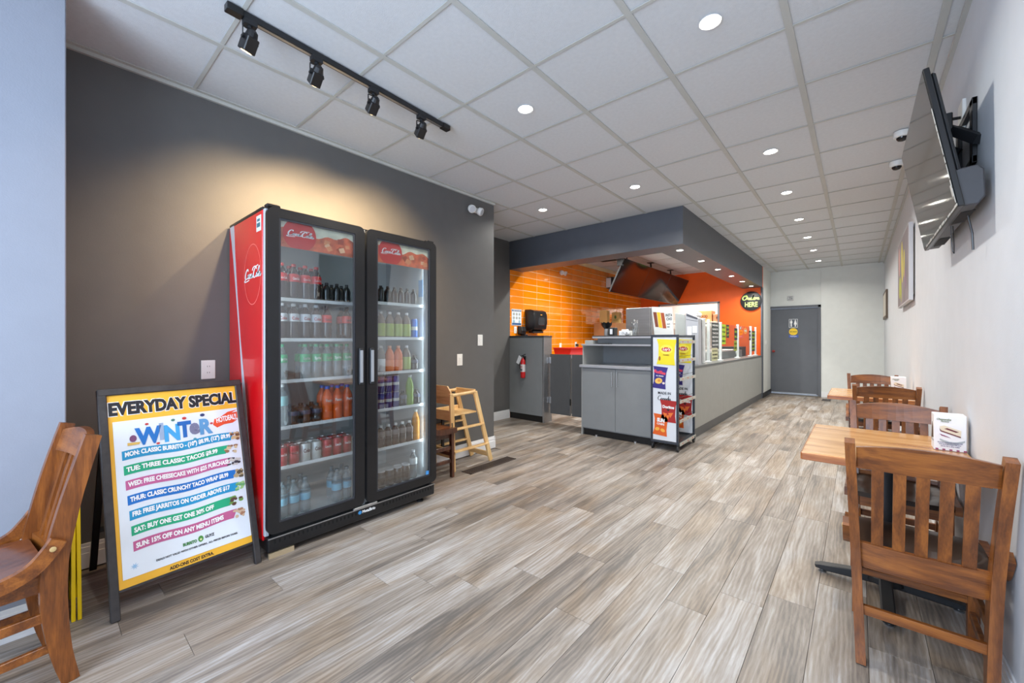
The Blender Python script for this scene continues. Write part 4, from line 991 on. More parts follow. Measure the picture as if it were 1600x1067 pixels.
# ================================================================= A-FRAME SIGN
TLp, TRp, BRp, BLp = [Vector(p) for p in ((-2.895, 0.213, 1.052), (-2.950, 0.850, 1.052), (-2.660, 0.851, 0.0), (-2.600, 0.218, 0.0))]
sg = thing('sandwich_board', 'black framed sandwich board listing everyday specials beside the red cooler', 'sign board', (-2.75, 0.53, 0))
rvec = (BRp-BLp).normalized(); uvec = ((TLp+TRp)/2-(BLp+BRp)/2).normalized()
O = (BLp+BRp)/2; FSN = frame(O, rvec, uvec); SW = 0.638; SH = ((TLp+TRp)/2-O).length
def plate(x0, y0, x1, y1, z0, z1, nm, m, par=sg, bev=0.0, F=None):
    return MB().box((x0, y0, z0), (x1, y1, z1), bev, mtx=F or FSN).build(nm, m, par)
hw = SW/2
for s in (-1, 1): plate(s*hw, 0.0, s*(hw-0.034), SH, -0.022, 0.008, 'side_rail', M_framed, bev=0.004)
plate(-hw, SH-0.036, hw, SH, -0.022, 0.010, 'top_bar', M_framed, bev=0.004)
plate(-hw+0.034, 0.118, hw-0.034, 0.128, -0.018, 0.004, 'bottom_bar', M_framed)
plate(-hw+0.034, 0.128, hw-0.034, SH-0.036, -0.012, -0.003, 'panel', M_yel)
# back frame
uv2 = Vector((-0.30, -0.03, -1.0))
top = (TLp+TRp)/2 - Vector((0, 0, 0.02))
for s in (-1, 1):
    p0 = top+rvec*s*(hw-0.02)+Vector((-0.03, -0.003, 0)); p1 = Vector((-3.27, p0.y-0.02 if s > 0 else p0.y-0.03, 0.012)); p0.y = min(p0.y, 0.84)
    MB().beam(p0, p1, 0.022, 0.03, 0.002, up=(0, 1, 0)).build('rear_leg', M_black, sg)
MB().beam((-3.195, 0.20, 0.25), (-3.195, 0.80, 0.25), 0.02, 0.025).build('rear_bar', M_black, sg)
MB().beam(top+rvec*(-hw+0.01)+Vector((-0.05, 0, -0.30)), FSN @ Vector((-hw+0.015, SH-0.36, -0.02)), 0.012, 0.006).build('folding_stay', M_black, sg)
# paper poster
px0, px1, py0, py1 = -hw+0.050, hw-0.036, 0.165, SH-0.172
post_ = plate(px0, py0, px1, py1, -0.003, -0.0005, 'poster', flat('poster_white', (226, 232, 240), 0.35))
TY = lambda f: SH*(1-f)
def st(txt, x, f, size, m, par, **k): return text(txt, FSN, x, TY(f), size, m, par, z=k.pop('z', 0.0012), **k)
me_k = dict(width=0.545, bold=0.05)
st('EVERYDAY SPECIAL', 0.0, 0.098, 0.088, M_wink, sg, width=0.575, bold=0.085, z=-0.0025)
st('EVERYDAY SPECIAL', 0.0, 0.098, 0.086, M_ink, sg, width=0.565, bold=0.055, z=-0.0012)
# WINTER
cols = [(20, 110, 190), (150, 170, 200), (60, 160, 220), (24, 100, 180), (120, 120, 150), (90, 150, 200)]
xs_ = [-0.135, -0.082, -0.038, 0.018, 0.062, 0.112]
for ch_, x, c, dz in zip('WINTeR', xs_, cols, (0, 0.01, -0.004, 0.004, 0, 0.004)):
    st(ch_, x+0.0, 0.24-dz, 0.115, flat('letter_%d' % xs_.index(x), c), post_, bold=0.05, narrow=0.8)
for q, (x, f, r_, c) in enumerate([(-0.14, 0.185, 0.006, (190, 60, 60)), (0.02, 0.180, 0.008, (200, 60, 50)), (0.145, 0.225, 0.006, (190, 60, 60)), (-0.10, 0.285, 0.006, (200, 60, 60)), (-0.03, 0.182, 0.007, (70, 120, 110)), (0.105, 0.175, 0.009, (50, 60, 110)), (0.06, 0.292, 0.006, (80, 150, 170))]):
    flatpoly([ellipse(x, TY(f), r_*1.3, r_, 8)], FSN, flat('deco_%d' % q, c), post_, 'winter_ornament', 0.001)
flatpoly([[(-0.22, TY(0.275)), (-0.175, TY(0.275)), (-0.17, TY(0.265)), (-0.22, TY(0.262))]], FSN, flat('deco_gold', (220, 180, 90)), post_, 'winter_ornament', 0.001)
flatpoly([ellipse(-0.197, TY(0.245), 0.014, 0.018, 10)], FSN, flat('deco_plum', (120, 70, 110)), post_, 'winter_ornament', 0.001)
# hot deal flame
fl = [(0.155, 0.235), (0.165, 0.205), (0.20, 0.195), (0.235, 0.175), (0.285, 0.168), (0.255, 0.182), (0.284, 0.180), (0.284, 0.215), (0.262, 0.225), (0.284, 0.222), (0.255, 0.238), (0.21, 0.240), (0.175, 0.252)]
flatpoly([[(p[0]-0.003, TY(p[1])) for p in fl]], FSN, flat('flame_orange', (228, 78, 40)), post_, 'flame_print')
st('HOTDEAL!!', 0.222, 0.209, 0.042, M_wink, post_, width=0.105, bold=0.03, rot=0.10, z=0.002)
days = [('MON: CLASSIC BURRITO - (10") $8.99, (12") $9.99', (30, 146, 196), 0.252, 0.235), ('TUE: THREE CLASSIC TACOS $9.99', (24, 168, 124), 0.22, 0.165), ('WED: FREE CHEESECAKE WITH $25 PURCHASE', (196, 96, 150), 0.225, 0.215), ('THUR: CLASSIC CRUNCHY TACO WRAP $8.99', (20, 112, 196), 0.245, 0.205),
        ('FRI: FREE JARRITOS ON ORDER ABOVE $17', (26, 148, 200), 0.25, 0.205), ('SAT: BUY ONE GET ONE 30% OFF', (28, 168, 122), 0.215, 0.12), ('SUN: 15% OFF ON ANY MENU ITEMS', (190, 92, 140), 0.225, 0.16)]
rgd = random.Random(5)
for k, (tx, c, xe, te) in enumerate(days):
    f = 0.318+0.0675*k
    xs0 = -0.243+0.003*k; n = 16
    wob = lambda x: 0.0045*math.sin((x-xs0)*19)+0.016*(x-xs0)
    top_ = [(xs0+(xe-xs0)*i/n, TY(f)+0.023+wob(xs0+(xe-xs0)*i/n)) for i in range(n+1)]
    bot_ = [(xs0+(xe-0.02-xs0)*i/n, TY(f)-0.023+wob(xs0+(xe-xs0)*i/n)) for i in range(n+1)]
    flatpoly([top_+bot_[::-1]], FSN, flat('ribbon_%d' % k, c), post_, 'day_ribbon')
    me = text_mesh(tx, 0.031, (te-xs0-0.014), 0.045, 0, 'LEFT')
    for v in me.vertices: v.co.y += wob(v.co.x+xs0+0.01)
    me.transform(WM[post_.name].inverted() @ FSN @ Matrix.Translation((xs0+0.010, TY(f), 0.0018))); me.materials.append(M_wink)
    o = bpy.data.objects.new('lettering', me); C.objects.link(o); o.parent = post_; 
    # food pictures
    fx_ = xe+0.012
    pal = [((206, 176, 130), (120, 80, 50)), ((150, 110, 80), (210, 190, 150)), ((60, 56, 66), (200, 196, 190)), ((180, 160, 120), (90, 80, 60)), ((160, 200, 130), (110, 170, 110)), ((110, 150, 70), (90, 60, 50)), ((170, 120, 90), (210, 180, 150))][k]
    for q in range(16):
        cx = fx_+rgd.uniform(-0.030, 0.026); cz = TY(f)+0.018*math.sin(q)+0.012+wob(xe)*0.6-0.01; 
        if cx > px1-0.012: cx = px1-0.014
        flatpoly([ellipse(cx, cz, rgd.uniform(0.006, 0.013), rgd.uniform(0.005, 0.010), 7)], FSN, flat('food_%d_%d' % (k, q % 2), pal[q % 2]), post_, 'food_print', 0.0012+0.00005*q, 0.0002)
st('BURRITO', -0.005, 0.785, 0.020, flat('logo_green', (60, 130, 60)), post_, width=0.06, bold=0.05)
flatpoly([ellipse(0.043, TY(0.782), 0.012, 0.016, 14)], FSN, flat('avocado_green', (70, 140, 60)), post_, 'avocado_print'); flatpoly([ellipse(0.043, TY(0.785), 0.005, 0.006, 10)], FSN, flat('avocado_core', (214, 220, 160)), post_, 'avocado_print', 0.001)
st('GUYZ', 0.083, 0.780, 0.020, M_ink, post_, width=0.042, bold=0.03)
st('DEALS NOT VALID WITH OTHER OFFERS.. ALL PRICES BEFORE TAXES.', 0.035, 0.812, 0.013, M_ink, post_, width=0.36, bold=0.02)
flatpoly([[(-0.225+0.016*math.cos(a)*(1 if i % 2 else 0.35), TY(0.805)+0.016*math.sin(a)*(1 if i % 2 else 0.35)) for i, a in enumerate([2*PI*j/16 for j in range(16)])]], FSN, flat('snow_blue', (150, 190, 224)), post_, 'snowflake_print')
st('ADD-ONS COST EXTRA.', 0.0, 0.868, 0.022, M_ink, sg, width=0.19, bold=0.03, z=-0.002)

# yellow folded floor sign beside the column
t = thing('wet_floor_sign', 'folded yellow plastic floor sign tucked behind the pale column end', 'floor sign', (-2.88, 0.13, 0))
for k, (ya, yb) in enumerate([(0.103, 0.106), (0.123, 0.120)]):
    b = MB()
    for x in (-2.765, -3.02): b.beam((x, ya+0.004, 0.0), (x, yb, 0.62), 0.014, 0.03, 0.002, up=(1, 0, 0))
    b.build('side_rail', M_yel2, t)
    b = MB(); b.beam((-2.89, ya+0.004, 0.10), (-2.89, yb, 0.62), 0.006, 0.24, up=(1, 0, 0)); b.build('panel', M_yel2, t)

# ================================================================= HIGH CHAIR
t = thing('high_chair', 'pale wooden high chair beside the cooler in front of the dark wall', 'high chair', (-3.18, 2.88, 0))
xa, xb = -3.03, -3.325
legs = [((xa, 2.655, 0), (xa-0.005, 2.635, 0.775)), ((xa, 3.19, 0), (xa-0.005, 2.955, 0.765)), ((xb, 2.655, 0), (xb+0.005, 2.635, 0.775)), ((xb, 3.19, 0), (xb+0.005, 2.955, 0.765))]
for p, q in legs: MB().beam(p, q, 0.05, 0.024, 0.003, up=(1, 0, 0)).build('leg', M_high, t)
for x in (xa+0.012, xb-0.004):
    for z, yr_ in ((0.20, 3.12), (0.42, 3.06)):
        MB().beam((x, 2.645, z), (x, yr_, z+0.0), 0.016, 0.048, 0.002, up=(1, 0, 0)).build('side_rung', M_high, t)
M_highx = wood('pale_beech_across', (206, 160, 100), (236, 200, 142), 'X', rough=0.4, grain=10, coat=0.2)
for y, z, h in ((2.655, 0.13, 0.09), (3.16, 0.05, 0.05), (2.65, 0.66, 0.075), (2.65, 0.50, 0.10)):
    MB().box((xb, y-0.01, z), (xa, y+0.01, z+h), 0.003).build('cross_rail', M_highx, t)
MB().box((xb+0.01, 2.66, 0.545), (xa-0.012, 2.985, 0.562), 0.003).build('seat', M_highx, t)
MB().box((xb, 2.97, 0.55), (xb+0.02, 2.66, 0.60), 0.003).build('seat_guard', M_high, t)
b = MB()
b.tube([(xa-0.005, 2.64, 0.755), (xa-0.005, 2.95, 0.765)], 0.017, 10); b.build('side_bar', M_high, t, True)
b = MB(); b.tube([(xb+0.005, 2.64, 0.755), (xb+0.005, 2.95, 0.765)], 0.017, 10); b.build('side_bar', M_high, t, True)
MB().box((xb, 2.945, 0.735), (xa, 2.965, 0.79), 0.004).build('tray_bar', M_highx, t)
MB().prism([(xb-0.0, 0.735), (xa, 0.735), (xa-0.01, 0.79), (xa-0.06, 0.845), (xb+0.05, 0.845), (xb, 0.79)], 2.625, 2.64, 'Y').build('backrest', M_highx, t)
for y, z0 in ((2.72, 0.10), (2.87, 0.06)): MB().box((xb+0.03, y, z0), (xb+0.05, y+0.028, 0.545)).build('strap', M_black, t)
b = MB(); b.tube([(-2.985, 2.60, 0.50), (-2.975, 2.60, 0.36), (-2.975, 2.602, 0.27)], 0.005, 6); b.box((-2.985, 2.592, 0.235), (-2.965, 2.612, 0.275), 0.003); b.build('buckle_strap', M_black, t)

# floor registers
def register(loc, lx, ly, label, n):
    t = thing('floor_register', label, 'floor vent', (loc[0], loc[1], 0.0))
    x0, y0 = loc[0]-lx/2, loc[1]-ly/2
    b = MB(); b.box((x0, y0, 0), (x0+0.012, y0+ly, 0.005)); b.box((x0+lx-0.012, y0, 0), (x0+lx, y0+ly, 0.005)); b.box((x0, y0, 0), (x0+lx, y0+0.012, 0.005)); b.box((x0, y0+ly-0.012, 0), (x0+lx, y0+ly, 0.005)); b.box((x0, y0, 0), (x0+lx, y0+ly, 0.001))
    b.build('frame', flat('register_brown', (64, 52, 46), 0.4), t)
    for k in range(n):
        y = y0+0.018+(ly-0.036)*(k+0.5)/n
        MB().box((x0+0.012, y-(ly/n)*0.26, 0.001), (x0+lx-0.012, y+(ly/n)*0.26, 0.004)).build('slat', flat('register_slat', (52, 43, 38), 0.45), t)
register((-2.915, 3.06), 0.13, 0.68, 'long dark floor register beside the high chair', 22)
register((-0.53, 11.1), 0.16, 0.36, 'small dark floor register near the grey door', 8)

# ================================================================= WALL PLATES
def plate_thing(name, X, y, z, label, cat, kind, Fd='L', s=1.0):
    t = thing(name, label, cat, (X, y, z))
    R = (0, 1, 0) if Fd == 'L' else (0, -1, 0)
    F = frame((X, y, z), R, (0, 0, 1))
    MB().box((-0.036*s, -0.058*s, 0), (0.036*s, 0.058*s, 0.006), 0.002, mtx=F).build('cover_plate', M_offw, t)
    if kind == 'outlet':
        for k in (-1, 1):
            MB().lathe([(0.016, 0.006), (0.016, 0.0085)], (0, k*0.021, 0), 16, mtx=F).build('socket', M_offw, t)
            b = MB()
            for dx in (-0.006, 0.006): b.box((dx-0.0012, k*0.021-0.003, 0.008), (dx+0.0012, k*0.021+0.006, 0.0092), mtx=F)
            b.build('slots', M_ink, t)
    else: MB().box((-0.012, -0.028, 0.004), (0.012, 0.028, 0.011), 0.003, mtx=F).build('rocker', M_offw, t)
plate_thing('power_outlet', XL, 0.752, 1.10, 'white double power outlet on the dark wall above the sandwich board', 'outlet', 'outlet', s=1.1)
plate_thing('light_switch', XL, 3.036, 1.083, 'lower white switch plate on the dark wall above the high chair', 'switch', 'switch', s=1.1)
plate_thing('light_switch', XL, 3.355, 1.30, 'higher white switch plate near the end of the dark wall', 'switch', 'switch', s=1.1)
plate_thing('power_outlet', XK, 5.30, 1.475, 'white outlet on orange tiles under the washing poster', 'outlet', 'outlet')
plate_thing('light_switch', XK, 6.68, 1.185, 'white switch on orange tiles left of the red bin', 'switch', 'switch')
plate_thing('power_outlet', XK, 7.25, 1.205, 'white outlet with black plug above the red bin', 'outlet', 'outlet')
plate_thing('power_outlet', XK, 7.66, 1.215, 'white outlet above the black cables on orange tiles', 'outlet', 'outlet')
plate_thing('thermostat', -1.64, 11.0, 1.25, 'small plate on the corridor side wall before the grey door', 'switch', 'switch')

# ================================================================= RIGHT WALL
# tv
tc = Vector((0.258, 3.013, 2.155)); tilt = math.radians(9.6); W_, H_ = 1.10, 0.619
FT = frame(tc, (0, -1, 0), (math.sin(-tilt), 0, math.cos(tilt)))     # right = -Y, up leans into the room, normal = -X and down
tv = thing('wall_television', 'large flat television tilted down from the white wall', 'television', (0.33, 3.013, 2.155))
MB().box((-W_/2, -H_/2, -0.022), (W_/2, H_/2, -0.001), 0.003, mtx=FT).build('bezel', M_black, tv)
MB().box((-W_/2+0.006, -H_/2+0.012, -0.003), (W_/2-0.006, H_/2-0.006, 0.0005), mtx=FT).build('screen', M_screen1, tv)
MB().box((-W_/2+0.02, -H_/2+0.15, -0.040), (W_/2-0.02, H_/2-0.02, -0.022), 0.008, mtx=FT).build('back_cover', M_blackm, tv)
b = MB(); b.prism([(-H_/2+0.0, -0.02), (-H_/2+0.16, -0.02), (-H_/2+0.155, -0.085), (-H_/2+0.13, -0.10), (-H_/2+0.02, -0.085), (-H_/2-0.004, -0.06)], -W_/2+0.02, W_/2-0.02, 'X', mtx=FT, bev=0.005)
b.build('lower_housing', mat('housing_grey', (62, 62, 66), 0.45), tv)
for cx in (-0.30, 0.30):
    b = MB()
    for k in range(9): b.box((cx-0.12, -H_/2-0.0055, -0.070+k*0.005), (cx+0.12, -H_/2-0.002, -0.067+k*0.005), mtx=FT)
    b.build('speaker_grille', flat('grille_black', (24, 24, 26), 0.6), tv)
b = MB(); rf = random.Random(8)
for k in range(12):
    a = -H_/2+0.02+k*0.035; b.box((W_/2-0.010-rf.uniform(0, 0.006), a, 0.0006), (W_/2+0.001, a+rf.uniform(0.024, 0.036), 0.0012), mtx=FT)
    c2 = W_/2-0.05-k*0.085; b.box((c2, -H_/2+0.004, 0.0006), (c2+rf.uniform(0.06, 0.086), -H_/2+0.010+rf.uniform(0, 0.006), 0.0012), mtx=FT)
b.box((W_/2-0.035, -H_/2+0.05, 0.0006), (W_/2-0.004, -H_/2+0.10, 0.0014), mtx=FT)
b.build('peeling_film', flat('pale_film', (206, 206, 200), 0.3), tv)['kind'] = 'stuff'
b = MB()
b.box((0.30, 2.86, 2.13), (0.345, 3.20, 2.40), 0.004); b.build('mount_plate', M_blackm, tv)
for y in (2.90, 3.15):
    MB().beam((0.335, y, 2.34), (0.40, y-0.03, 2.28), 0.02, 0.03).build('mount_arm', M_blackm, tv)
b = MB(); b.box((0.398, 2.80, 2.12), (0.4145, 2.86, 2.42), 0.002); b.box((0.398, 3.16, 2.12), (0.4145, 3.22, 2.42), 0.002); b.box((0.398, 2.80, 2.12), (0.4145, 3.22, 2.15)); b.box((0.398, 2.80, 2.39), (0.4145, 3.22, 2.42))
b.beam((0.345, 2.84, 2.30), (0.41, 2.74, 2.20), 0.03, 0.04); b.build('wall_bracket', M_blackm, tv)
b = MB(); b.tube([(0.36, 2.62, 1.84), (0.372, 2.615, 1.76), (0.375, 2.62, 1.69)], [0.004]*3, 6); b.build('hanging_cable', M_black, tv)
b = MB(); b.tube([(0.34, 2.88, 1.86), (0.345, 2.90, 1.78), (0.35, 2.905, 1.73), (0.352, 2.885, 1.72), (0.35, 2.872, 1.76), (0.346, 2.87, 1.85)], 0.0018, 6); b.build('cable_loop', M_black, tv)
t = thing('cable_box', 'pale wall plate with a black plug behind the television', 'wall plate', (XR, 3.12, 2.45))
MB().box((XR-0.014, 3.06, 2.38), (XR, 3.18, 2.53), 0.002).build('cover_plate', M_offw, t)
b = MB(); b.tube([(XR-0.014, 3.10, 2.45), (XR-0.05, 3.09, 2.45), (0.335, 3.05, 2.44)], 0.008, 8); b.build('plug_cable', M_black, t)
# canvas
t = thing('canvas_picture', 'large canvas print of yellow flowers on the white wall', 'picture', (XR, 6.2, 2.1))
MB().box((XR-0.045, 5.50, 1.69), (XR-0.012, 6.92, 2.45), 0.003).build('canvas', flat('canvas_edge', (206, 204, 206)), t)
F = frame((XR-0.0455, 6.21, 2.07), (0, -1, 0), (0, 0, 1))
flatpoly([rect(-0.69, -0.365, 0.69, 0.365)], F, mat('canvas_grey', (142, 132, 136), 0.5, var=0.25, scale=3), t, 'painted_ground', 0, 0.0006)
petal = lambda cx, cy, rx, ry, a: [(cx+rx*math.cos(q)*math.cos(a)-ry*math.sin(q)*math.sin(a), cy+rx*math.cos(q)*math.sin(a)+ry*math.sin(q)*math.cos(a)) for q in [2*PI*i/14 for i in range(14)]]
flatpoly([petal(-0.45, 0.15, 0.08, 0.17, 0.1)], F, flat('petal_pink', (214, 160, 150)), t, 'painted_petal', 0.0008)
flatpoly([petal(-0.05, 0.1, 0.1, 0.24, 0.15), petal(0.2, 0.05, 0.07, 0.15, -0.2)], F, flat('petal_yellow', (222, 206, 90)), t, 'painted_petal', 0.001)
flatpoly([petal(-0.35, -0.16, 0.10, 0.13, -0.2), petal(-0.18, -0.2, 0.05, 0.14, 0.2)], F, flat('petal_green', (186, 190, 70)), t, 'painted_petal', 0.0012)
flatpoly([petal(0.35, -0.12, 0.04, 0.12, 0.3)], F, flat('petal_mauve', (160, 120, 150)), t, 'painted_petal', 0.0014)
MB().box((XR-0.012, 5.56, 1.75), (XR, 6.86, 2.40)).build('hanging_frame', flat('pine_strip', (170, 150, 120)), t)
t = thing('small_picture', 'narrow framed picture near the far end of the white wall', 'picture', (XR, 10.8, 2.0))
MB().box((XR-0.03, 10.25, 1.72), (XR-0.001, 11.4, 2.25), 0.003).build('frame', flat('bronze_frame', (96, 80, 64), 0.5), t)
MB().box((XR-0.032, 10.30, 1.77), (XR-0.0295, 11.35, 2.20)).build('picture_sheet', flat('picture_cream', (206, 198, 184)), t)

# ================================================================= KITCHEN FRONT
# extinguisher cabinet
t = thing('end_cabinet', 'tall grey end cabinet with dark top carrying the fire extinguisher', 'cabinet', (-4.1, 5.26, 0))
MB().box((XK+0.002, 5.165, 0.0), (-3.76, 5.355, 0.10)).build('toe_kick', M_toek, t)
MB().box((XK+0.002, 5.150, 0.10), (-3.772, 5.36, 1.345), 0.002).build('body', M_grey, t)
MB().box((-3.772, 5.146, 0.0), (-3.745, 5.365, 1.345), 0.002).build('steel_edge', M_steel2, t)
MB().box((XK+0.002, 5.140, 1.345), (-3.740, 5.37, 1.372), 0.003).build('top', M_topd, t)
# extinguisher
ex = thing('fire_extinguisher', 'small red fire extinguisher with white tag on the grey end cabinet', 'fire extinguisher', (-4.125, 5.10, 0.69))
cx, cy = -4.125, 5.095
MB().lathe([(0.030, 0.0), (0.038, 0.008), (0.040, 0.03), (0.040, 0.25), (0.034, 0.285), (0.016, 0.31), (0.014, 0.33)], (cx, cy, 0.69), 24).build('cylinder', M_exred, ex, True)
MB().lathe([(0.0405, 0.10), (0.0405, 0.22)], (cx, cy, 0.69), 24, cap=False).build('label_band', flat('ext_label', (214, 206, 206)), ex, True)
FE = frame((cx, cy-0.041, 0.69), (1, 0, 0), (0, 0, 1))
text('FIRE', FE, 0, 0.18, 0.025, flat('ext_red_ink', (180, 24, 24)), ex, width=0.045)
flatpoly([rect(-0.022, 0.115, 0.022, 0.15)], FE, flat('ext_grey_ink', (110, 110, 116)), ex, 'instruction_print')
b = MB(); b.lathe([(0.014, 0.325), (0.016, 0.355), (0.008, 0.36)], (cx, cy, 0.69), 12); b.beam((cx-0.02, cy, 1.045), (cx+0.06, cy-0.01, 1.075), 0.016, 0.008); b.beam((cx-0.015, cy, 1.035), (cx+0.05, cy-0.01, 1.035), 0.014, 0.006); b.build('valve_handle', M_blackm, ex)
b = MB(); b.tube([(cx, cy, 1.035), (cx-0.045, cy, 1.045), (cx-0.072, cy, 0.99), (cx-0.068, cy, 0.90), (cx-0.052, cy, 0.83)], [0.008, 0.008, 0.009, 0.009, 0.012], 8); b.build('hose', M_black, ex, True)
MB().lathe([(0.013, 0), (0.013, 0.012)], n=14, mtx=Matrix.Translation((cx+0.005, cy-0.018, 1.025)) @ Matrix.Rotation(PI/2, 4, 'X')).build('gauge', M_chrome, ex)
MB().beam((cx-0.035, cy-0.02, 1.04), (cx-0.095, cy-0.02, 0.92), 0.065, 0.002, up=(0, 1, 0)).build('tag', M_paper, ex)
MB().box((cx-0.02, cy+0.036, 0.9), (cx+0.02, 5.149, 1.04)).build('wall_hook', M_blackm, ex)
# swing gates
for k, (xa_, xb_, lb) in enumerate([(-3.725, -3.345, 'left grey half-height swing gate hinged on the end cabinet'), (-3.325, -2.945, 'right grey half-height swing gate beside the tall cabinet')]):
    t = thing('swing_gate', lb, 'gate', ((xa_+xb_)/2, 5.30, 0.14))
    MB().box((xa_, 5.29, 0.14), (xb_, 5.315, 1.075), 0.002).build('panel', M_greyd, t)
    MB().box((xa_+0.001, 5.288, 1.075), (xb_-0.001, 5.317, 1.08)).build('edge_strip', flat('edge_brown', (110, 92, 70)), t)
    if k == 0:
        for z in (0.93, 0.30): MB().box((xa_-0.018, 5.280, z), (xa_+0.018, 5.30, z+0.10), 0.004).build('hinge', M_chrome, t)
        MB().box((xb_-0.006, 5.283, 0.14), (xb_+0.004, 5.29, 1.06)).build('edge_trim', M_chrome, t)
        MB().box((xb_-0.012, 5.281, 0.30), (xb_+0.008, 5.289, 0.40)).build('latch', M_black, t)
# tall cabinet with hutch
cb = thing('counter_cabinet', 'grey two-door cabinet with open hutch at the counter end', 'cabinet', (-2.42, 5.2, 0))
X0, X1, Y0, Y1 = -2.925, -1.925, 4.885, 5.52
MB().box((X0+0.02, Y0+0.05, 0.0), (X1, Y1, 0.09)).build('toe_kick', M_toek, cb)
MB().box((X0, Y0+0.018, 0.0), (X0+0.02, Y1, 0.93), 0.001).build('side_panel', M_greyl, cb)
MB().box((X0+0.02, Y0+0.020, 0.09), (X1, Y1, 0.925)).build('body', M_grey, cb)
for k, (a, c) in enumerate([(X0+0.022, -2.412), (-2.408, X1)]):
    d_ = MB().box((a, Y0, 0.105), (c, Y0+0.018, 0.915), 0.002).build('door', M_grey, cb)
    hx = -2.447 if k == 0 else -2.373
    b = MB(); b.tube([(hx, Y0-0.028, 0.69), (hx, Y0-0.028, 0.885)], 0.006, 10)
    for z in (0.71, 0.865): b.tube([(hx, Y0-0.028, z), (hx, Y0, z)], 0.004, 8)
    b.build('handle', M_chrome, d_, True)
MB().box((X0-0.012, Y0-0.02, 0.928), (X1+0.01, Y1, 0.962), 0.003).build('worktop', M_topl, cb)
MB().box((X0, Y0+0.05, 0.962), (X0+0.018, Y1, 1.225), 0.001).build('hutch_side', M_greyl, cb)
MB().box((X0+0.018, Y1-0.02, 0.962), (X1+0.01, Y1, 1.345), 0.001).build('hutch_back', M_grey, cb)
MB().box((X0-0.002, Y0+0.02, 1.225), (X1+0.01, Y1-0.02, 1.245), 0.001).build('shelf', M_topl, cb)
MB().box((-2.80, Y0+0.25, 1.245), (X1+0.01, Y1-0.02, 1.325), 0.001).build('riser', M_grey, cb)
MB().box((X0, Y0+0.12, 1.245), (-2.80, Y1-0.02, 1.30), 0.001).build('riser', M_greyl, cb)
MB().box((-2.82, Y0+0.14, 1.328), (X1+0.01, Y1+0.06, 1.362), 0.002).build('top', M_topd, cb)
MB().box((-2.82, Y0+0.135, 1.325), (X1+0.01, Y0+0.142, 1.348)).build('top_edge', M_topl, cb)
for x in (-2.7, -2.15): MB().lathe([(0.02, 0.0), (0.02, 0.02)], (x, Y0+0.035, 0.0), 12).build('foot', M_chrome, cb)
# clutter on top
zt = 1.3625
t = thing('marker_tray', 'thin black tray lying on the silver hutch shelf', 'tray', (-2.60, 5.0, 1.246))
MB().box((-2.70, 4.95, 1.2455), (-2.53, 5.05, 1.258), 0.004).build('tray', M_black, t)
t = thing('bowl_stack', 'stack of black scalloped bowls on the hutch top', 'bowls', (-2.76, 5.32, zt))
MB().lathe([(0.03, 0.0), (0.034, 0.03), (0.03, 0.11)], (-2.76, 5.32, zt), 16).build('stand', flat('clear_grey', (140, 138, 136), 0.2), t, True)
for k in range(3):
    b = MB(); n = 24; V = []
    for r_, z in ((0.03, 0.10), (0.062, 0.135), (0.078, 0.165)):
        for i in range(n):
            a = 2*PI*i/n; V.append((-2.76+r_*math.cos(a), 5.32+r_*math.sin(a), zt+z+k*0.012+(0.010*math.cos(a*8) if r_ > 0.07 else 0)))
    fs = [(j*n+i, j*n+(i+1) % n, (j+1)*n+(i+1) % n, (j+1)*n+i) for j in range(2) for i in range(n)]+[tuple(range(n))]
    b._add(V, fs); b.build('bowl', M_black, t, True)
t = thing('napkin_dispenser', 'small black napkin dispenser on the hutch top', 'dispenser', (-2.65, 5.3, zt))
MB().box((-2.695, 5.25, zt), (-2.605, 5.36, zt+0.115), 0.006).build('case', M_blackm, t); MB().box((-2.67, 5.247, zt+0.02), (-2.63, 5.2505, zt+0.095), 0.001).build('napkins', M_paper, t)
t = thing('white_carton', 'low white carton with round prints on the hutch top', 'box', (-2.44, 5.28, zt))
MB().box((-2.52, 5.22, zt), (-2.375, 5.34, zt+0.065), 0.004).build('carton', M_paper, t); MB().box((-2.49, 5.24, zt+0.065), (-2.42, 5.32, zt+0.085), 0.003).build('lid', M_paper, t)
Fc = frame((-2.45, 5.2195, zt), (1, 0, 0), (0, 0, 1)); flatpoly([ellipse(-0.01, 0.033, 0.016, 0.016), ellipse(0.045, 0.033, 0.013, 0.013)], Fc, flat('grey_print', (150, 152, 154)), t, 'round_print'); flatpoly([ellipse(-0.01, 0.033, 0.010, 0.010)], Fc, M_paper, t, 'round_print', 0.001)
t = thing('cutlery_jar', 'glass jar full of shiny cutlery on the hutch top', 'jar', (-2.31, 5.26, zt))
MB().lathe([(0.048, 0), (0.054, 0.01), (0.055, 0.10), (0.050, 0.115)], (-2.31, 5.26, zt), 20, cap=False).build('jar', M_guard, t, True)
rj = random.Random(4)
for k in range(9):
    a = rj.uniform(0, 2*PI); p = Vector((-2.31+0.02*math.cos(a), 5.26+0.02*math.sin(a), zt+0.004)); q = Vector((-2.31+0.04*math.cos(a+0.6), 5.26+0.04*math.sin(a+0.6), zt+0.13+rj.uniform(0, 0.06)))
    b = MB(); b.beam(p, q, 0.006, 0.003); m = Matrix.Translation(q) @ (q-p).to_track_quat('Z', 'Y').to_matrix().to_4x4(); b.lathe([(0.004, -0.01), (0.011, 0.005), (0.012, 0.02), (0.004, 0.034)], n=10, mtx=m @ Matrix.Diagonal((1, 0.35, 1, 1))); b.build('spoon', M_chrome, t)
t = thing('white_dish', 'small white dish at the front edge of the hutch top', 'dish', (-2.33, 5.08, zt))
MB().lathe([(0.018, 0.0), (0.040, 0.014), (0.044, 0.022), (0.038, 0.018), (0.012, 0.004)], (-2.33, 5.08, zt), 20).build('dish', M_offw, t, True)

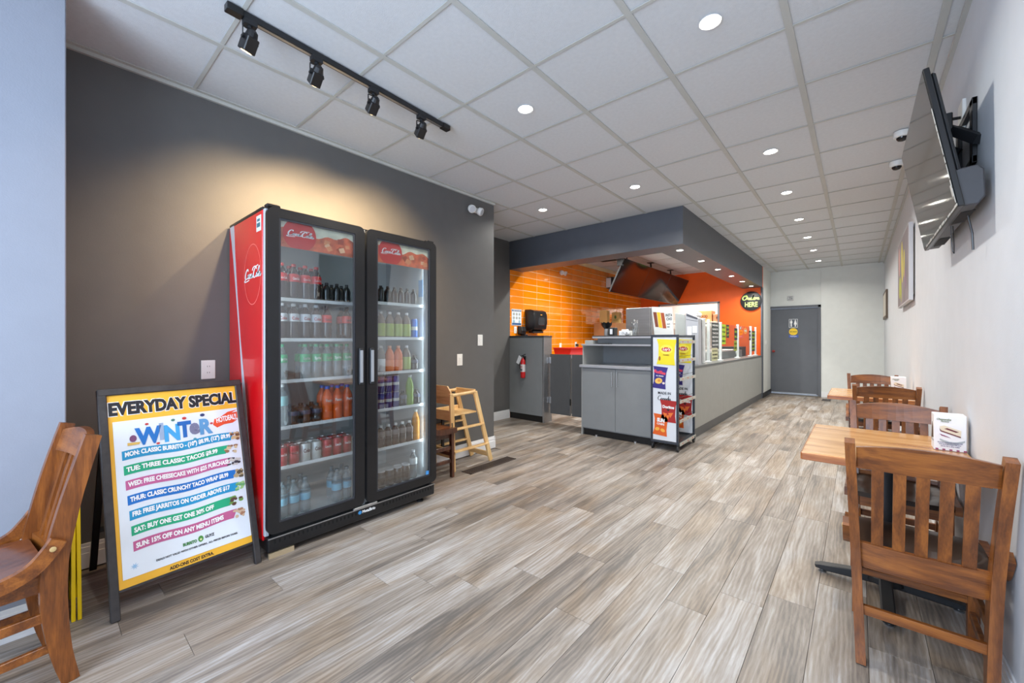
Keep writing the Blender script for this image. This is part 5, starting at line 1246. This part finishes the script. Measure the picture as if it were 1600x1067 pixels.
# brown box and bags on the back counter
t = thing('back_counter', 'grey back counter along the orange tiled wall', 'counter', (-4.15, 8.0, 0))
MB().box((XK+0.002, 6.1, 0.0), (-3.85, 9.9, 0.98), 0.002).build('body', M_greyd, t); MB().box((XK+0.002, 6.08, 0.98), (-3.83, 9.9, 1.02), 0.003).build('worktop', M_topl, t)
t = thing('red_bin', 'low red plastic bin on the back counter behind the gates', 'bin', (-4.1, 6.6, 1.02))
b = MB(); z0 = 1.0205
b.prism([(-4.26, z0), (-3.94, z0), (-3.90, z0+0.135), (-4.30, z0+0.135)], 6.20, 6.82, 'Y', bev=0.006); b.build('bin', flat('bin_red', (206, 24, 20), 0.35), t)
MB().box((-4.31, 6.19, z0+0.13), (-3.89, 6.83, z0+0.142), 0.004).build('rim', flat('bin_red', (206, 24, 20), 0.35), t)
t = thing('power_cables', 'black coiled power cables beside the red bin', 'cable', (-4.15, 7.15, 1.021))
b = MB(); rc = random.Random(2)
for k in range(3):
    pts = [(-4.18+0.07*math.cos(a*1.2+k)+0.03*k, 7.12+0.16*math.sin(a+k)+0.05*k, 1.035+0.02*k+0.035*(1+math.sin(a*2+k))) for a in [i*0.5 for i in range(14)]]
    b.tube(catmull3(pts) if False else pts, 0.010, 6)
b.tube([(-4.44, 7.25, 1.20), (-4.38, 7.22, 1.19), (-4.30, 7.05, 1.15), (-4.2, 7.0, 1.06)], 0.010, 6)
b.build('cables', M_black, t, True)
MB().box((-4.448, 7.22, 1.18), (-4.41, 7.28, 1.22), 0.004).build('plug', M_black, t)
t = thing('black_appliance', 'small black appliance beside the coiled cables', 'appliance', (-4.15, 7.6, 1.021))
MB().box((-4.28, 7.42, 1.0205), (-4.06, 7.66, 1.12), 0.01).build('body', M_black, t); b = MB(); b.tube([(-4.10, 7.45, 1.12), (-4.10, 7.45, 1.17), (-4.10, 7.62, 1.17), (-4.10, 7.62, 1.12)], 0.008, 6); b.build('handle', M_black, t)
t = thing('cardboard_carton', 'brown cardboard carton on the back counter by the orange tiles', 'box', (-4.12, 7.75, 1.021))
MB().box((-4.30, 7.72, 1.0205), (-3.80, 8.55, 1.66), 0.004).build('carton', M_card, t)
MB().box((-4.301, 8.08, 1.6605), (-3.799, 8.16, 1.6625)).build('tape', flat('packing_tape', (190, 150, 100), 0.2), t)
for k, (x, y, lb) in enumerate([(-4.12, 7.86, 'left kraft paper bag standing on the brown carton'), (-4.02, 8.22, 'right kraft paper bag with green print on the brown carton')]):
    t = thing('paper_bag', lb, 'bag', (x, y, 1.663), 0)
    b = MB(); b.prism([(x-0.09, 1.663), (x+0.09, 1.663), (x+0.085, 1.93-0.03*k), (x+0.0, 1.945-0.03*k), (x-0.085, 1.93-0.03*k)], y-0.06, y+0.06, 'Y', bev=0.003); b.build('bag', M_kraft, t)
    b = MB(); b.tube([(x-0.04, y-0.055, 1.92), (x-0.035, y-0.055, 1.98), (x+0.035, y-0.055, 1.98), (x+0.04, y-0.055, 1.92)], 0.004, 6); b.build('handle', M_kraft, t)
    if k: flatpoly([ellipse(0, 1.80, 0.025, 0.04, 12)], frame((x, y-0.0602, 0), (1, 0, 0), (0, 0, 1)), flat('bag_green', (70, 96, 40)), t, 'printed_leaf'); text('GUYZ', frame((x, y-0.0602, 0), (1, 0, 0), (0, 0, 1)), 0, 1.735, 0.03, flat('bag_green', (70, 96, 40)), t, width=0.1)

# towel dispenser, soap, poster on tiles
t = thing('towel_dispenser', 'black paper towel dispenser on the orange tiles', 'dispenser', (XK+0.12, 5.75, 1.65))
b = MB(); V = []
prof = [(0.0, 1.46), (0.12, 1.455), (0.20, 1.50), (0.225, 1.60), (0.22, 1.74), (0.19, 1.81), (0.12, 1.835), (0.0, 1.84)]
b.prism([(XK+0.0+p[0], p[1]) for p in prof], 5.56, 5.94, 'Y', bev=0.015); b.build('cover', M_black, t, True)
MB().box((XK+0.05, 5.60, 1.425), (XK+0.16, 5.90, 1.46), 0.006).build('outlet_slot', M_blackm, t)
MB().box((XK+0.222, 5.66, 1.56), (XK+0.228, 5.84, 1.70), 0.003).build('front_window', flat('smoke_window', (44, 44, 48), 0.1), t)
MB().box((XK+0.222, 5.72, 1.735), (XK+0.228, 5.77, 1.75)).build('indicator', flat('amber_dot', (210, 150, 60)), t)
t = thing('soap_dispenser', 'small black soap dispenser below left of the towel dispenser', 'dispenser', (XK+0.06, 5.40, 1.4))
b = MB(); b.prism([(XK, 1.40), (XK+0.10, 1.40), (XK+0.115, 1.46), (XK+0.09, 1.53), (XK, 1.54)], 5.36, 5.47, 'Y', bev=0.01); b.build('body', M_black, t)
b = MB(); b.box((XK+0.02, 5.42, 1.375), (XK+0.12, 5.50, 1.40), 0.005); b.build('push_bar', M_blackm, t)
t = thing('washing_poster', 'small framed hand washing poster on orange tiles', 'poster', (XK, 5.33, 1.69))
MB().box((XK, 5.20, 1.55), (XK+0.008, 5.46, 1.83), 0.002).build('frame', M_paper, t)
F = frame((XK+0.0085, 5.33, 1.69), (0, 1, 0), (0, 0, 1))
flatpoly([rect(-0.12, -0.13, 0.12, -0.095), rect(-0.12, 0.10, 0.12, 0.13)], F, flat('poster_navy', (50, 90, 140)), t, 'poster_band')
flatpoly([ellipse(x, z, 0.028, 0.026, 12) for x in (-0.075, 0, 0.075) for z in (0.055, -0.01, -0.07) if not (x == 0 and z < -0.05)], F, flat('poster_pale', (150, 190, 210)), t, 'poster_pictures')
flatpoly([ellipse(x, z, 0.012, 0.016, 8) for x in (-0.075, 0.0, 0.075) for z in (0.055, -0.01)], F, flat('poster_tan', (200, 160, 110)), t, 'poster_hands', 0.001)
text('WASH YOUR HANDS', F, 0, 0.115, 0.022, M_wink, t, width=0.2, z=0.002)

# main counter
ct = thing('serving_counter', 'long grey serving counter with dark toe kick under the soffit', 'counter', (-2.0, 8.0, 0))
cx0, cx1, cy0, cy1 = -2.45, -1.65, 5.53, YB-0.005
MB().box((cx0, cy0, 0.0), (cx1-0.02, cy1, 0.12)).build('toe_kick', M_toek, ct)
pan = [5.53, 7.15, 8.78, cy1]
for a, c in zip(pan[:-1], pan[1:]): MB().box((cx1-0.02, a+0.001, 0.12), (cx1, c-0.001, 0.93), 0.001).build('front_panel', M_greyl, ct)
MB().box((cx1-0.021, cy0, 0.0), (cx1-0.002, cy1, 0.119)).build('kick_board', M_greyd, ct)
MB().box((cx0, cy0, 0.12), (cx1-0.02, cy1, 0.93)).build('body', M_grey, ct)
MB().box((cx0, cy0, 0.932), (cx1+0.01, cy1, 0.958), 0.002).build('worktop', flat('counter_top_grey', (96, 98, 98), 0.35), ct)
# glass guard: panes and posts
gd = thing('sneeze_guard', 'row of glass guard panes in white posts along the counter', 'glass guard', (-1.76, 8.5, 0.959))
posts = [6.70, 7.41, 8.68, 9.90, 10.42]; tops = [1.62, 1.60, 1.60, 1.595, 1.59]
for y, zt_ in zip(posts, tops):
    p_ = MB().box((-1.775, y-0.016, 0.975), (-1.735, y+0.016, zt_), 0.003).build('post', flat('post_white', (222, 226, 226), 0.3), gd)
    MB().box((-1.80, y-0.05, 0.9585), (-1.715, y+0.05, 0.976), 0.003).build('post_foot', flat('post_white', (222, 226, 226), 0.3), p_)
for a, c in zip(posts[:-1], posts[1:]): MB().box((-1.760, a+0.016, 0.985), (-1.750, c-0.016, 1.575)).build('glass_pane', M_guard, gd)
MB().box((-1.83, 6.38, 0.9585), (-1.735, 6.47, 1.625), 0.003).build('end_board', flat('post_white', (222, 226, 226), 0.3), gd)
MB().box((-1.760, 6.47, 0.985), (-1.750, 6.684, 1.60)).build('glass_pane', M_guard, gd)
# posters fixed to the guard
FG2 = frame((-1.7495, 0, 0), (0, 1, 0), (0, 0, 1))
def gsign(y0, z0, y1, z1, m, label, lines, ink):
    t = thing('guard_poster', label, 'menu card', (-1.75, (y0+y1)/2, z0))
    flatpoly([rect(y0, z0, y1, z1)], FG2, m, t, 'sheet', 0.0, 0.001)
    n = len(lines)
    for k, tx in enumerate(lines): text(tx, FG2, (y0+y1)/2, z1-(z1-z0)*(k+0.7)/(n+0.4), (z1-z0)/(n+0.5)*0.6, ink, t, width=(y1-y0)*0.8, z=0.002)
Mdk = flat('menu_slate', (70, 76, 74)); Mdb = flat('menu_black', (40, 42, 40)); Mli = flat('menu_lime', (182, 214, 40))
gsign(6.86, 1.18, 7.28, 1.58, Mdk, 'dark slate menu card on the first guard pane', ['MENU', 'BURRITO', 'TACOS', 'BOWLS', 'SALADS', 'NACHOS'], M_wink)
gsign(6.86, 0.97, 7.22, 1.17, flat('menu_cream', (206, 204, 160)), 'cream notice card under the dark menu card', ['EXTRAS', 'GUACAMOLE', 'CHEESE'], M_ink)
gsign(7.46, 1.23, 7.74, 1.57, Mli, 'lime green vertical card on the guard glass', ['BUILD', 'YOUR', 'OWN', 'BURRITO'], M_ink)
gsign(7.78, 1.34, 7.98, 1.57, Mdb, 'small black card beside the lime green card', ['SIZE', '10"', '12"'], Mli)
gsign(8.38, 1.30, 8.62, 1.52, Mdb, 'black card near the middle guard post', ['STEP 2', 'FILL'], Mli)
gsign(8.36, 1.10, 8.60, 1.29, flat('menu_olive', (150, 160, 50)), 'olive card below the black card near the middle post', ['SALSA', 'BEANS'], M_ink)
gsign(9.70, 1.30, 9.88, 1.50, Mdb, 'narrow black card left of the last guard pane', ['STEP', '3'], M_wink)
gsign(9.98, 1.06, 10.34, 1.50, flat('menu_char', (60, 66, 50)), 'tall charcoal card on the last guard pane', ['SAUCES', 'MILD', 'HOT', 'SWEET', 'SPICY'], Mli)
t = thing('guard_sticker', 'round orange sticker on the third guard pane', 'sticker', (-1.75, 9.35, 1.42))
flatpoly([ellipse(9.35, 1.49, 0.17, 0.065, 24)], FG2, flat('sticker_orange', (232, 150, 60)), t, 'sheet'); text('FRESH', FG2, 9.35, 1.49, 0.05, M_wink, t, width=0.2, z=0.002)
t = thing('guard_sticker', 'small round grey sticker on the third guard pane', 'sticker', (-1.75, 8.9, 1.52))
flatpoly([ellipse(8.90, 1.535, 0.06, 0.035, 16)], FG2, flat('sticker_grey', (130, 132, 140)), t, 'sheet'); flatpoly([ellipse(8.90, 1.535, 0.035, 0.02, 16)], FG2, M_wink, t, 'sheet_centre', 0.001)
# food pans / prep line behind glass
t = thing('prep_line', 'stainless food prep line behind the guard glass', 'food counter', (-2.2, 8.6, 0.959))
MB().box((-2.42, 7.2, 0.9585), (-1.86, 9.6, 1.10), 0.004).build('well_body', M_steel2, t)
for k in range(6):
    y = 7.3+0.38*k
    MB().box((-2.34, y, 1.101), (-1.94, y+0.32, 1.112), 0.003).build('pan_lid', M_chrome, t)
for y in (7.75, 9.05): MB().lathe([(0.03, 0), (0.03, 0.008)], n=14, mtx=Matrix.Translation((-1.859, y, 1.05)) @ Matrix.Rotation(PI/2, 4, 'Y')).build('dial', M_offw, t)
t = thing('warmer_cabinet', 'dark food warmer at the far end of the prep line', 'appliance', (-2.1, 9.9, 0.959))
MB().box((-2.35, 9.65, 0.9585), (-1.88, 10.1, 1.16), 0.006).build('body', M_blackm, t)

# tall steel refrigerator behind the hutch
t = thing('steel_refrigerator', 'brushed steel refrigerator standing behind the counter hutch', 'refrigerator', (-2.65, 6.5, 0))
MB().box((-2.88, 6.22, 0.02), (-2.475, 6.85, 1.815), 0.004).build('body', M_steel2, t)
MB().box((-2.475, 6.23, 0.12), (-2.452, 6.84, 1.81), 0.004).build('door', M_steel2, t)
b = MB(); b.tube([(-2.43, 6.30, 1.0), (-2.43, 6.30, 1.5)], 0.008, 8); b.tube([(-2.43, 6.30, 1.02), (-2.455, 6.30, 1.02)], 0.006, 6); b.tube([(-2.43, 6.30, 1.48), (-2.455, 6.30, 1.48)], 0.006, 6); b.build('handle', M_chrome, t)
MB().box((-2.87, 6.24, 0.0), (-2.48, 6.83, 0.02)).build('plinth', M_toek, t)
# poster board
t = thing('poster_board', 'white promotion board with food photos beside the steel refrigerator', 'poster board', (-2.15, 5.9, 0.959))
pb = [(-2.330, 1.795), (-2.285, 1.385), (-2.285, 0.9585), (-2.01, 0.9585), (-2.01, 1.385), (-2.035, 1.765)]
MB().prism(pb, 5.90, 5.915, 'Y').build('board', flat('board_white', (226, 228, 226)), t)
F = frame((0, 5.8995, 0), (1, 0, 0), (0, 0, 1))
flatpoly([[(-2.305, 1.715), (-2.255, 1.71), (-2.225, 1.49), (-2.27, 1.495)]], F, flat('promo_brown', (130, 70, 50)), t, 'promo_photo'); flatpoly([[(-2.25, 1.71), (-2.20, 1.705), (-2.165, 1.475), (-2.22, 1.487)]], F, flat('promo_yellow', (240, 200, 50)), t, 'promo_photo'); flatpoly([[(-2.195, 1.70), (-2.145, 1.695), (-2.11, 1.47), (-2.16, 1.473)]], F, flat('promo_rust', (170, 84, 50)), t, 'promo_photo')
text('INSTA', F, -2.075, 1.66, 0.055, M_ink, t, width=0.095, bold=0.02); text('CHO', F, -2.07, 1.605, 0.055, M_ink, t, width=0.08, bold=0.02); text('try it', F, -2.08, 1.53, 0.03, M_ink, t, width=0.04); text('now', F, -2.08, 1.49, 0.03, M_ink, t, width=0.035)
# order terminal
t = thing('order_terminal', 'light grey terminal back panel between poster board and printer', 'terminal', (-1.93, 5.9, 0.959))
MB().prism([(-2.0, 0.9585), (-1.845, 0.9585), (-1.845, 1.40), (-1.865, 1.66), (-2.0, 1.69)], 5.93, 5.97, 'Y', bev=0.004).build('screen_back', flat('terminal_grey', (176, 180, 176), 0.4), t)
MB().box((-1.98, 5.86, 0.9585), (-1.86, 6.06, 0.975), 0.003).build('stand', M_blackm, t)
t = thing('order_printer', 'grey slotted printer with hanging white paper slips', 'printer', (-1.75, 5.9, 0.959))
MB().prism([(-1.835, 0.9585), (-1.665, 0.9585), (-1.668, 1.42), (-1.672, 1.60), (-1.838, 1.69)], 5.88, 6.02, 'Y', bev=0.004).build('body', flat('printer_grey', (178, 180, 186), 0.4), t)
F = frame((-1.75, 5.8795, 0), (1, 0, 0), (0, 0, 1))
flatpoly([[(-0.075, 1.635), (0.07, 1.58), (0.07, 1.61), (-0.075, 1.67)]], F, flat('printer_slot', (80, 82, 90)), t, 'slot'); flatpoly([[(-0.08, 1.588), (0.075, 1.555), (0.075, 1.561), (-0.08, 1.594)]], F, flat('printer_seam', (90, 92, 98)), t, 'seam')
for a, c, z0, z1 in ((-0.065, -0.005, 1.37, 1.49), (0.005, 0.065, 1.40, 1.495)): flatpoly([rect(a, z0, c, z1)], F, M_paper, t, 'paper_slip', 0.002)
# wire stand of goods
t = thing('goods_stand', 'narrow black wire stand holding small boxed goods on the counter', 'stand', (-1.79, 6.2, 0.959))
sx0, sx1, sy0, sy1 = -1.86, -1.76, 6.08, 6.36
b = MB()
for x in (sx0, sx1):
    for y in (sy0, sy1): b.tube([(x, y, 0.9585), (x, y, 1.60)], 0.005, 6)
b.build('uprights', M_black, t)
for z in (1.02, 1.13, 1.25, 1.39): MB().box((sx0, sy0, z), (sx1, sy1, z+0.005)).build('wire_shelf', M_black, t)
rcol = [(206, 160, 130), (226, 226, 226), (190, 150, 120), (230, 228, 224), (120, 90, 70), (150, 120, 90), (90, 70, 60)]
k = 0
for z, h, nm in ((1.3955, 0.15, 'top'), (1.2555, 0.10, 'second'), (1.1355, 0.09, 'third'), (1.0255, 0.07, 'bottom')):
    for y, sd in ((6.095, 'near'), (6.23, 'far')):
        g = MB().box((sx0+0.01, y, z), (sx1-0.008, y+0.12, z+h), 0.003).build('goods_box', flat('goods_%d' % (k % 7), rcol[k % 7]))
        tag(recenter(g), f'small goods box on the {nm} shelf of the wire stand, {sd} side', 'box', 'boxed goods on the wire stand'); k += 1
# paper crumple / bag above
t = thing('plastic_bag', 'crumpled white plastic bag on top of the wire stand', 'bag', (-1.80, 6.18, 1.60))
b = MB(); bmesh.ops.create_icosphere(b.bm, subdivisions=3, radius=0.09)
rb = random.Random(9)
for v in b.bm.verts:
    v.co *= 1+0.18*math.sin(v.co.x*70+1)*math.cos(v.co.y*60)+rb.uniform(-0.05, 0.05); v.co.z *= 0.6; v.co.y *= 1.6; v.co += Vector((-1.81, 6.17, 1.665))
b.build('crumpled_bag', flat('bag_white', (236, 236, 238), 0.35), t, True)

# chip rack
rk = thing('snack_rack', 'black wheeled snack rack with printed end panel at the counter end', 'rack', (-1.74, 5.11, 0))
rx0, rx1, ry0, ry1 = -1.905, -1.580, 4.800, 5.430
for x in (rx0, rx1-0.024):
    for y in (ry0, ry1-0.024): MB().box((x, y, 0.085), (x+0.024, y+0.024, 1.365), 0.002).build('post', mat('rack_navy', (50, 56, 66), 0.45), rk)
RN = MATS['rack_navy']
for y in (ry0, ry1-0.024):
    for z in (0.085, 1.341): MB().box((rx0+0.024, y, z), (rx1-0.024, y+0.024, z+0.024), 0.002).build('end_bar', RN, rk)
for x in (rx0, rx1-0.024):
    for z in (0.085, 1.335): MB().box((x, ry0+0.024, z), (x+0.020, ry1-0.024, z+0.02), 0.002).build('long_bar', RN, rk)
holes = MB()
for x in (rx0, rx1-0.024):
    for z in [0.14+0.045*i for i in range(27)]: holes.box((x+0.009, ry0-0.0006, z), (x+0.015, ry0+0.001, z+0.012))
    
holes.build('post_holes', M_ink, rk)['kind'] = 'stuff'
for x in (rx0+0.015, rx1-0.015):
    for y in (ry0+0.02, ry1-0.02):
        c_ = MB(); c_.lathe([(0.030, -0.011), (0.034, -0.006), (0.034, 0.006), (0.030, 0.011)], n=18, mtx=Matrix.Translation((x+0.004, y, 0.034)) @ Matrix.Rotation(PI/2, 4, 'Y')); w_ = c_.build('caster', M_black, rk, True)
        b = MB(); b.box((x-0.014, y-0.012, 0.045), (x+0.022, y+0.012, 0.085), 0.003); b.build('caster_fork', M_blackm, w_)
def bag_print(F, cx, cz, w, h, ang, body, par, words, pic, k, under=(240, 240, 240)):
    m = F @ Matrix.Translation((cx, cz, 0)) @ Matrix.Rotation(ang, 4, 'Z')
    pts = [(-w/2, h/2), (-w*0.40, h*0.25), (-w*0.38, -h*0.2), (-w*0.46, -h/2), (w*0.46, -h/2), (w*0.40, -h*0.2), (w*0.42, h*0.25), (w/2, h/2)]
    flatpoly([pts], m, flat('bagtone_%d' % k, body, ), par, 'printed_bag', 0.001)
    return m
def panel(y, par, sgn):
    F = frame(((rx0+rx1)/2, y, 0), (1, 0, 0), (0, 0, 1))
    pn = MB().box((rx0+0.026, y+0.0005 if sgn > 0 else y+0.0005, 0.115), (rx1-0.026, y+0.006, 1.335)).build('printed_panel', flat('panel_white', (222, 226, 232), 0.4), par)
    m = bag_print(F, 0.022, 1.16, 0.235, 0.30, -0.04, (240, 222, 40), pn, None, None, 0)
    flatpoly([ellipse(0, 0.03, 0.075, 0.055)], m, flat('lemon_disc', (250, 238, 90)), pn, 'disc_print', 0.002); flatpoly([ellipse(0, 0.03, 0.056, 0.026)], m, flat('crimson_disc', (200, 50, 50)), pn, 'emblem_print', 0.003)
    text("Lay's", m, 0, 0.03, 0.045, M_wink, pn, width=0.085, shear=0.2, z=0.0045); text('CLASSIC', m, 0, -0.035, 0.018, flat('deep_red', (150, 30, 30)), pn, width=0.07, z=0.003)
    flatpoly([ellipse(-0.075, -0.08, 0.012, 0.028, 10)], m, flat('potato_brown', (160, 100, 50)), pn, 'potato_print', 0.002)
    m = bag_print(F, -0.055, 0.855, 0.175, 0.26, -0.08, (54, 46, 128), pn, None, None, 1)
    text('Ruffles', m, -0.005, 0.065, 0.05, flat('hot_pink', (236, 76, 100)), pn, width=0.14, bold=0.05, shear=0.1, z=0.003, rot=-0.1); text('ALL DRESSED', m, 0, 0.02, 0.02, M_wink, pn, width=0.09, z=0.003)
    flatpoly([petal(-0.01, -0.04, 0.045, 0.035, 0.3)], m, flat('chip_gold', (240, 196, 100)), pn, 'chip_print', 0.002); flatpoly([petal(-0.005, -0.035, 0.018, 0.015, 0.3)], m, flat('chip_tan', (226, 150, 60)), pn, 'chip_print', 0.003); flatpoly([ellipse(0.05, -0.06, 0.016, 0.014, 10)], m, flat('cream_dot', (236, 220, 214)), pn, 'dip_print', 0.002)
    text('MADE IN', F, -0.0, 0.675, 0.042, M_ink, pn, width=0.15, bold=0.02, z=0.002)
    script(CANADA, F, 0.0, 0.615, 0.15, M_ink, pn, z=0.0015, wmin=0.06, wmax=0.14, slant=0.1)
    m = bag_print(F, 0.045, 0.465, 0.20, 0.255, -0.02, (172, 36, 34), pn, None, None, 2)
    text('Doritos', m, 0, 0.05, 0.045, M_wink, pn, width=0.135, bold=0.05, z=0.003); flatpoly([[(-0.02, 0.025), (0.02, 0.025), (0.0, -0.0)]], m, M_ink, pn, 'triangle_print', 0.002)
    flatpoly([[(-0.06, -0.02), (-0.01, -0.03), (-0.04, -0.08)], [(0.0, -0.02), (0.06, -0.01), (0.025, -0.075)], [(-0.03, -0.05), (0.02, -0.04), (0.0, -0.10)]], m, flat('nacho_orange', (236, 120, 50)), pn, 'chip_print', 0.002)
    m = bag_print(F, -0.045, 0.295, 0.185, 0.25, -0.08, (228, 98, 30), pn, None, None, 3)
    text('SUN', m, 0, 0.055, 0.06, M_wink, pn, width=0.09, bold=0.06, z=0.003); text('CHIPS', m, 0, 0.010, 0.03, M_wink, pn, width=0.09, bold=0.03, z=0.003)
    flatpoly([petal(-0.035, -0.055, 0.028, 0.02, 0.3), petal(0.03, -0.06, 0.028, 0.02, -0.3)], m, flat('chip_amber', (246, 180, 70)), pn, 'chip_print', 0.002)
    return pn
panel(ry0+0.006, rk, 1); panel(ry1-0.020, rk, 1)
# wire shelves with price strips
for k, z in enumerate([0.075, 0.345, 0.570, 0.835, 1.055, 1.272]):
    zz = z-0.012
    b = MB()
    for i in range(9): b.beam((rx0+0.03+i*0.033, ry0+0.026, zz), (rx0+0.03+i*0.033, ry1-0.04, zz), 0.003, 0.003)
    b.beam((rx1-0.008, ry0+0.026, zz+0.07), (rx1-0.008, ry1-0.03, zz+0.07), 0.004, 0.004)
    if k == 0: b.box((rx0+0.024, ry0+0.026, zz+0.03), (rx1-0.024, ry1-0.03, zz+0.034))
    sh_ = b.build('wire_shelf', M_black, rk)
    MB().box((rx1-0.002, ry0+0.05, zz), (rx1+0.003, ry1+0.02, zz+0.038), 0.001).build('price_strip', flat('strip_grey', (190, 190, 180), 0.4), sh_)
    for y in (4.93, 5.12, 5.3): MB().box((rx1+0.003, y, zz+0.012), (rx1+0.004, y+0.035, zz+0.026)).build('price_tag', flat('tag_rose', (206, 120, 100)), sh_)
# round sign on the orange wall
t = thing('round_order_sign', 'round black sign with green lettering on the orange wall', 'sign', (-1.855, YB-0.03, 2.19))
MB().lathe([(0.215, 0), (0.215, 0.03), (0.205, 0.034)], n=40, mtx=Matrix.Translation((-1.856, YB-0.002, 2.19)) @ Matrix.Rotation(PI/2, 4, 'X')).build('disc', M_blackm, t, True)
F = frame((-1.856, YB-0.0365, 2.19), (1, 0, 0), (0, 0, 1))
Mneon = mat('pale_green_letters', (206, 236, 130), 0.5)
script(ORDER, F, 0.0, 0.075, 0.33, Mneon, t, z=0.001, wmin=0.10, wmax=0.22, slant=0.2)
text('HERE', F, 0.0, -0.08, 0.155, Mneon, t, width=0.25, bold=0.015)
# three hanging screens
c_ = Vector((-3.274, 8.50, 2.459)); ti = 0.458
for k in range(3):
    yc = c_.y+(k-1)*1.19
    cc = Vector((c_.x, yc, c_.z)); FF = frame(cc, (0, 1, 0), (math.sin(ti), 0, math.cos(ti)))
    t = thing('menu_screen', ['nearest', 'middle', 'farthest'][k]+' of three dark menu screens hanging over the kitchen', 'television', tuple(cc), 0, 'hanging menu screens')
    MB().box((-0.594, -0.32, -0.03), (0.594, 0.32, -0.001), 0.002, mtx=FF).build('casing', flat('screen_casing', (60, 60, 62), 0.4), t)
    MB().box((-0.590, -0.314, -0.003), (0.590, 0.316, 0.0006), mtx=FF).build('screen', M_screen, t)
    b = MB(); b.tube([tuple(cc+Vector((-0.06, 0, 0.0))), (c_.x-0.10, yc, H)], 0.018, 8); b.build('ceiling_pole', M_blackm, t)
    MB().box((c_.x-0.16, yc-0.06, H-0.012), (c_.x-0.04, yc+0.06, H), 0.003).build('ceiling_plate', M_blackm, t)
t = thing('mount_column', 'black mounting column left of the hanging menu screens', 'bracket', (-3.2, 6.75, 2.3))
MB().box((-3.27, 6.70, 2.62), (-3.18, 6.78, H), 0.003).build('column', M_blackm, t)
MB().box((-3.285, 6.68, H-0.01), (-3.165, 6.80, H), 0.003).build('ceiling_plate', M_blackm, t)
t = thing('wall_speaker', 'small black and white speaker on the tiles behind the screens', 'speaker', (XK+0.1, 9.0, 2.55))
b = MB(); b.box((XK+0.002, 8.6, 2.5), (XK+0.16, 8.78, 2.76), 0.01); b.build('case', M_black, t); MB().box((XK+0.002, 8.57, 2.52), (XK+0.12, 8.598, 2.74), 0.006).build('bracket', M_offw, t)
# storeroom shelf and boxes seen through the opening
t = thing('storeroom_shelf', 'white wire shelf of cartons in the room behind the orange wall', 'shelf', (-3.2, 11.6, 0))
for z in (0.5, 1.1, 1.75): MB().box((-4.0, 11.45, z), (-2.5, 11.95, z+0.03), 0.003).build('shelf_board', M_offw, t)
for x in (-4.0, -2.53):
    for y in (11.45, 11.92): MB().box((x, y, 0), (x+0.03, y+0.03, 2.0)).build('upright', M_offw, t)
for k, (x, w, h, c, lb) in enumerate([(-3.9, 0.5, 0.26, (226, 222, 214), 'white'), (-3.35, 0.42, 0.30, (222, 170, 110), 'orange tan'), (-2.9, 0.32, 0.20, (196, 150, 110), 'brown')]):
    o = MB().box((x, 11.5, 1.7805), (x+w, 11.85, 1.7805+h), 0.004).build('storage_carton', flat('carton_%d' % k, c))
    tag(recenter(o), f'{lb} carton on the top shelf in the room behind the orange wall', 'box')
    text('TACO' if k == 0 else 'FOOD', frame((x+w/2, 11.4995, 1.7805), (1, 0, 0), (0, 0, 1)), 0, h/2, 0.09, M_ink, o, width=w*0.5)
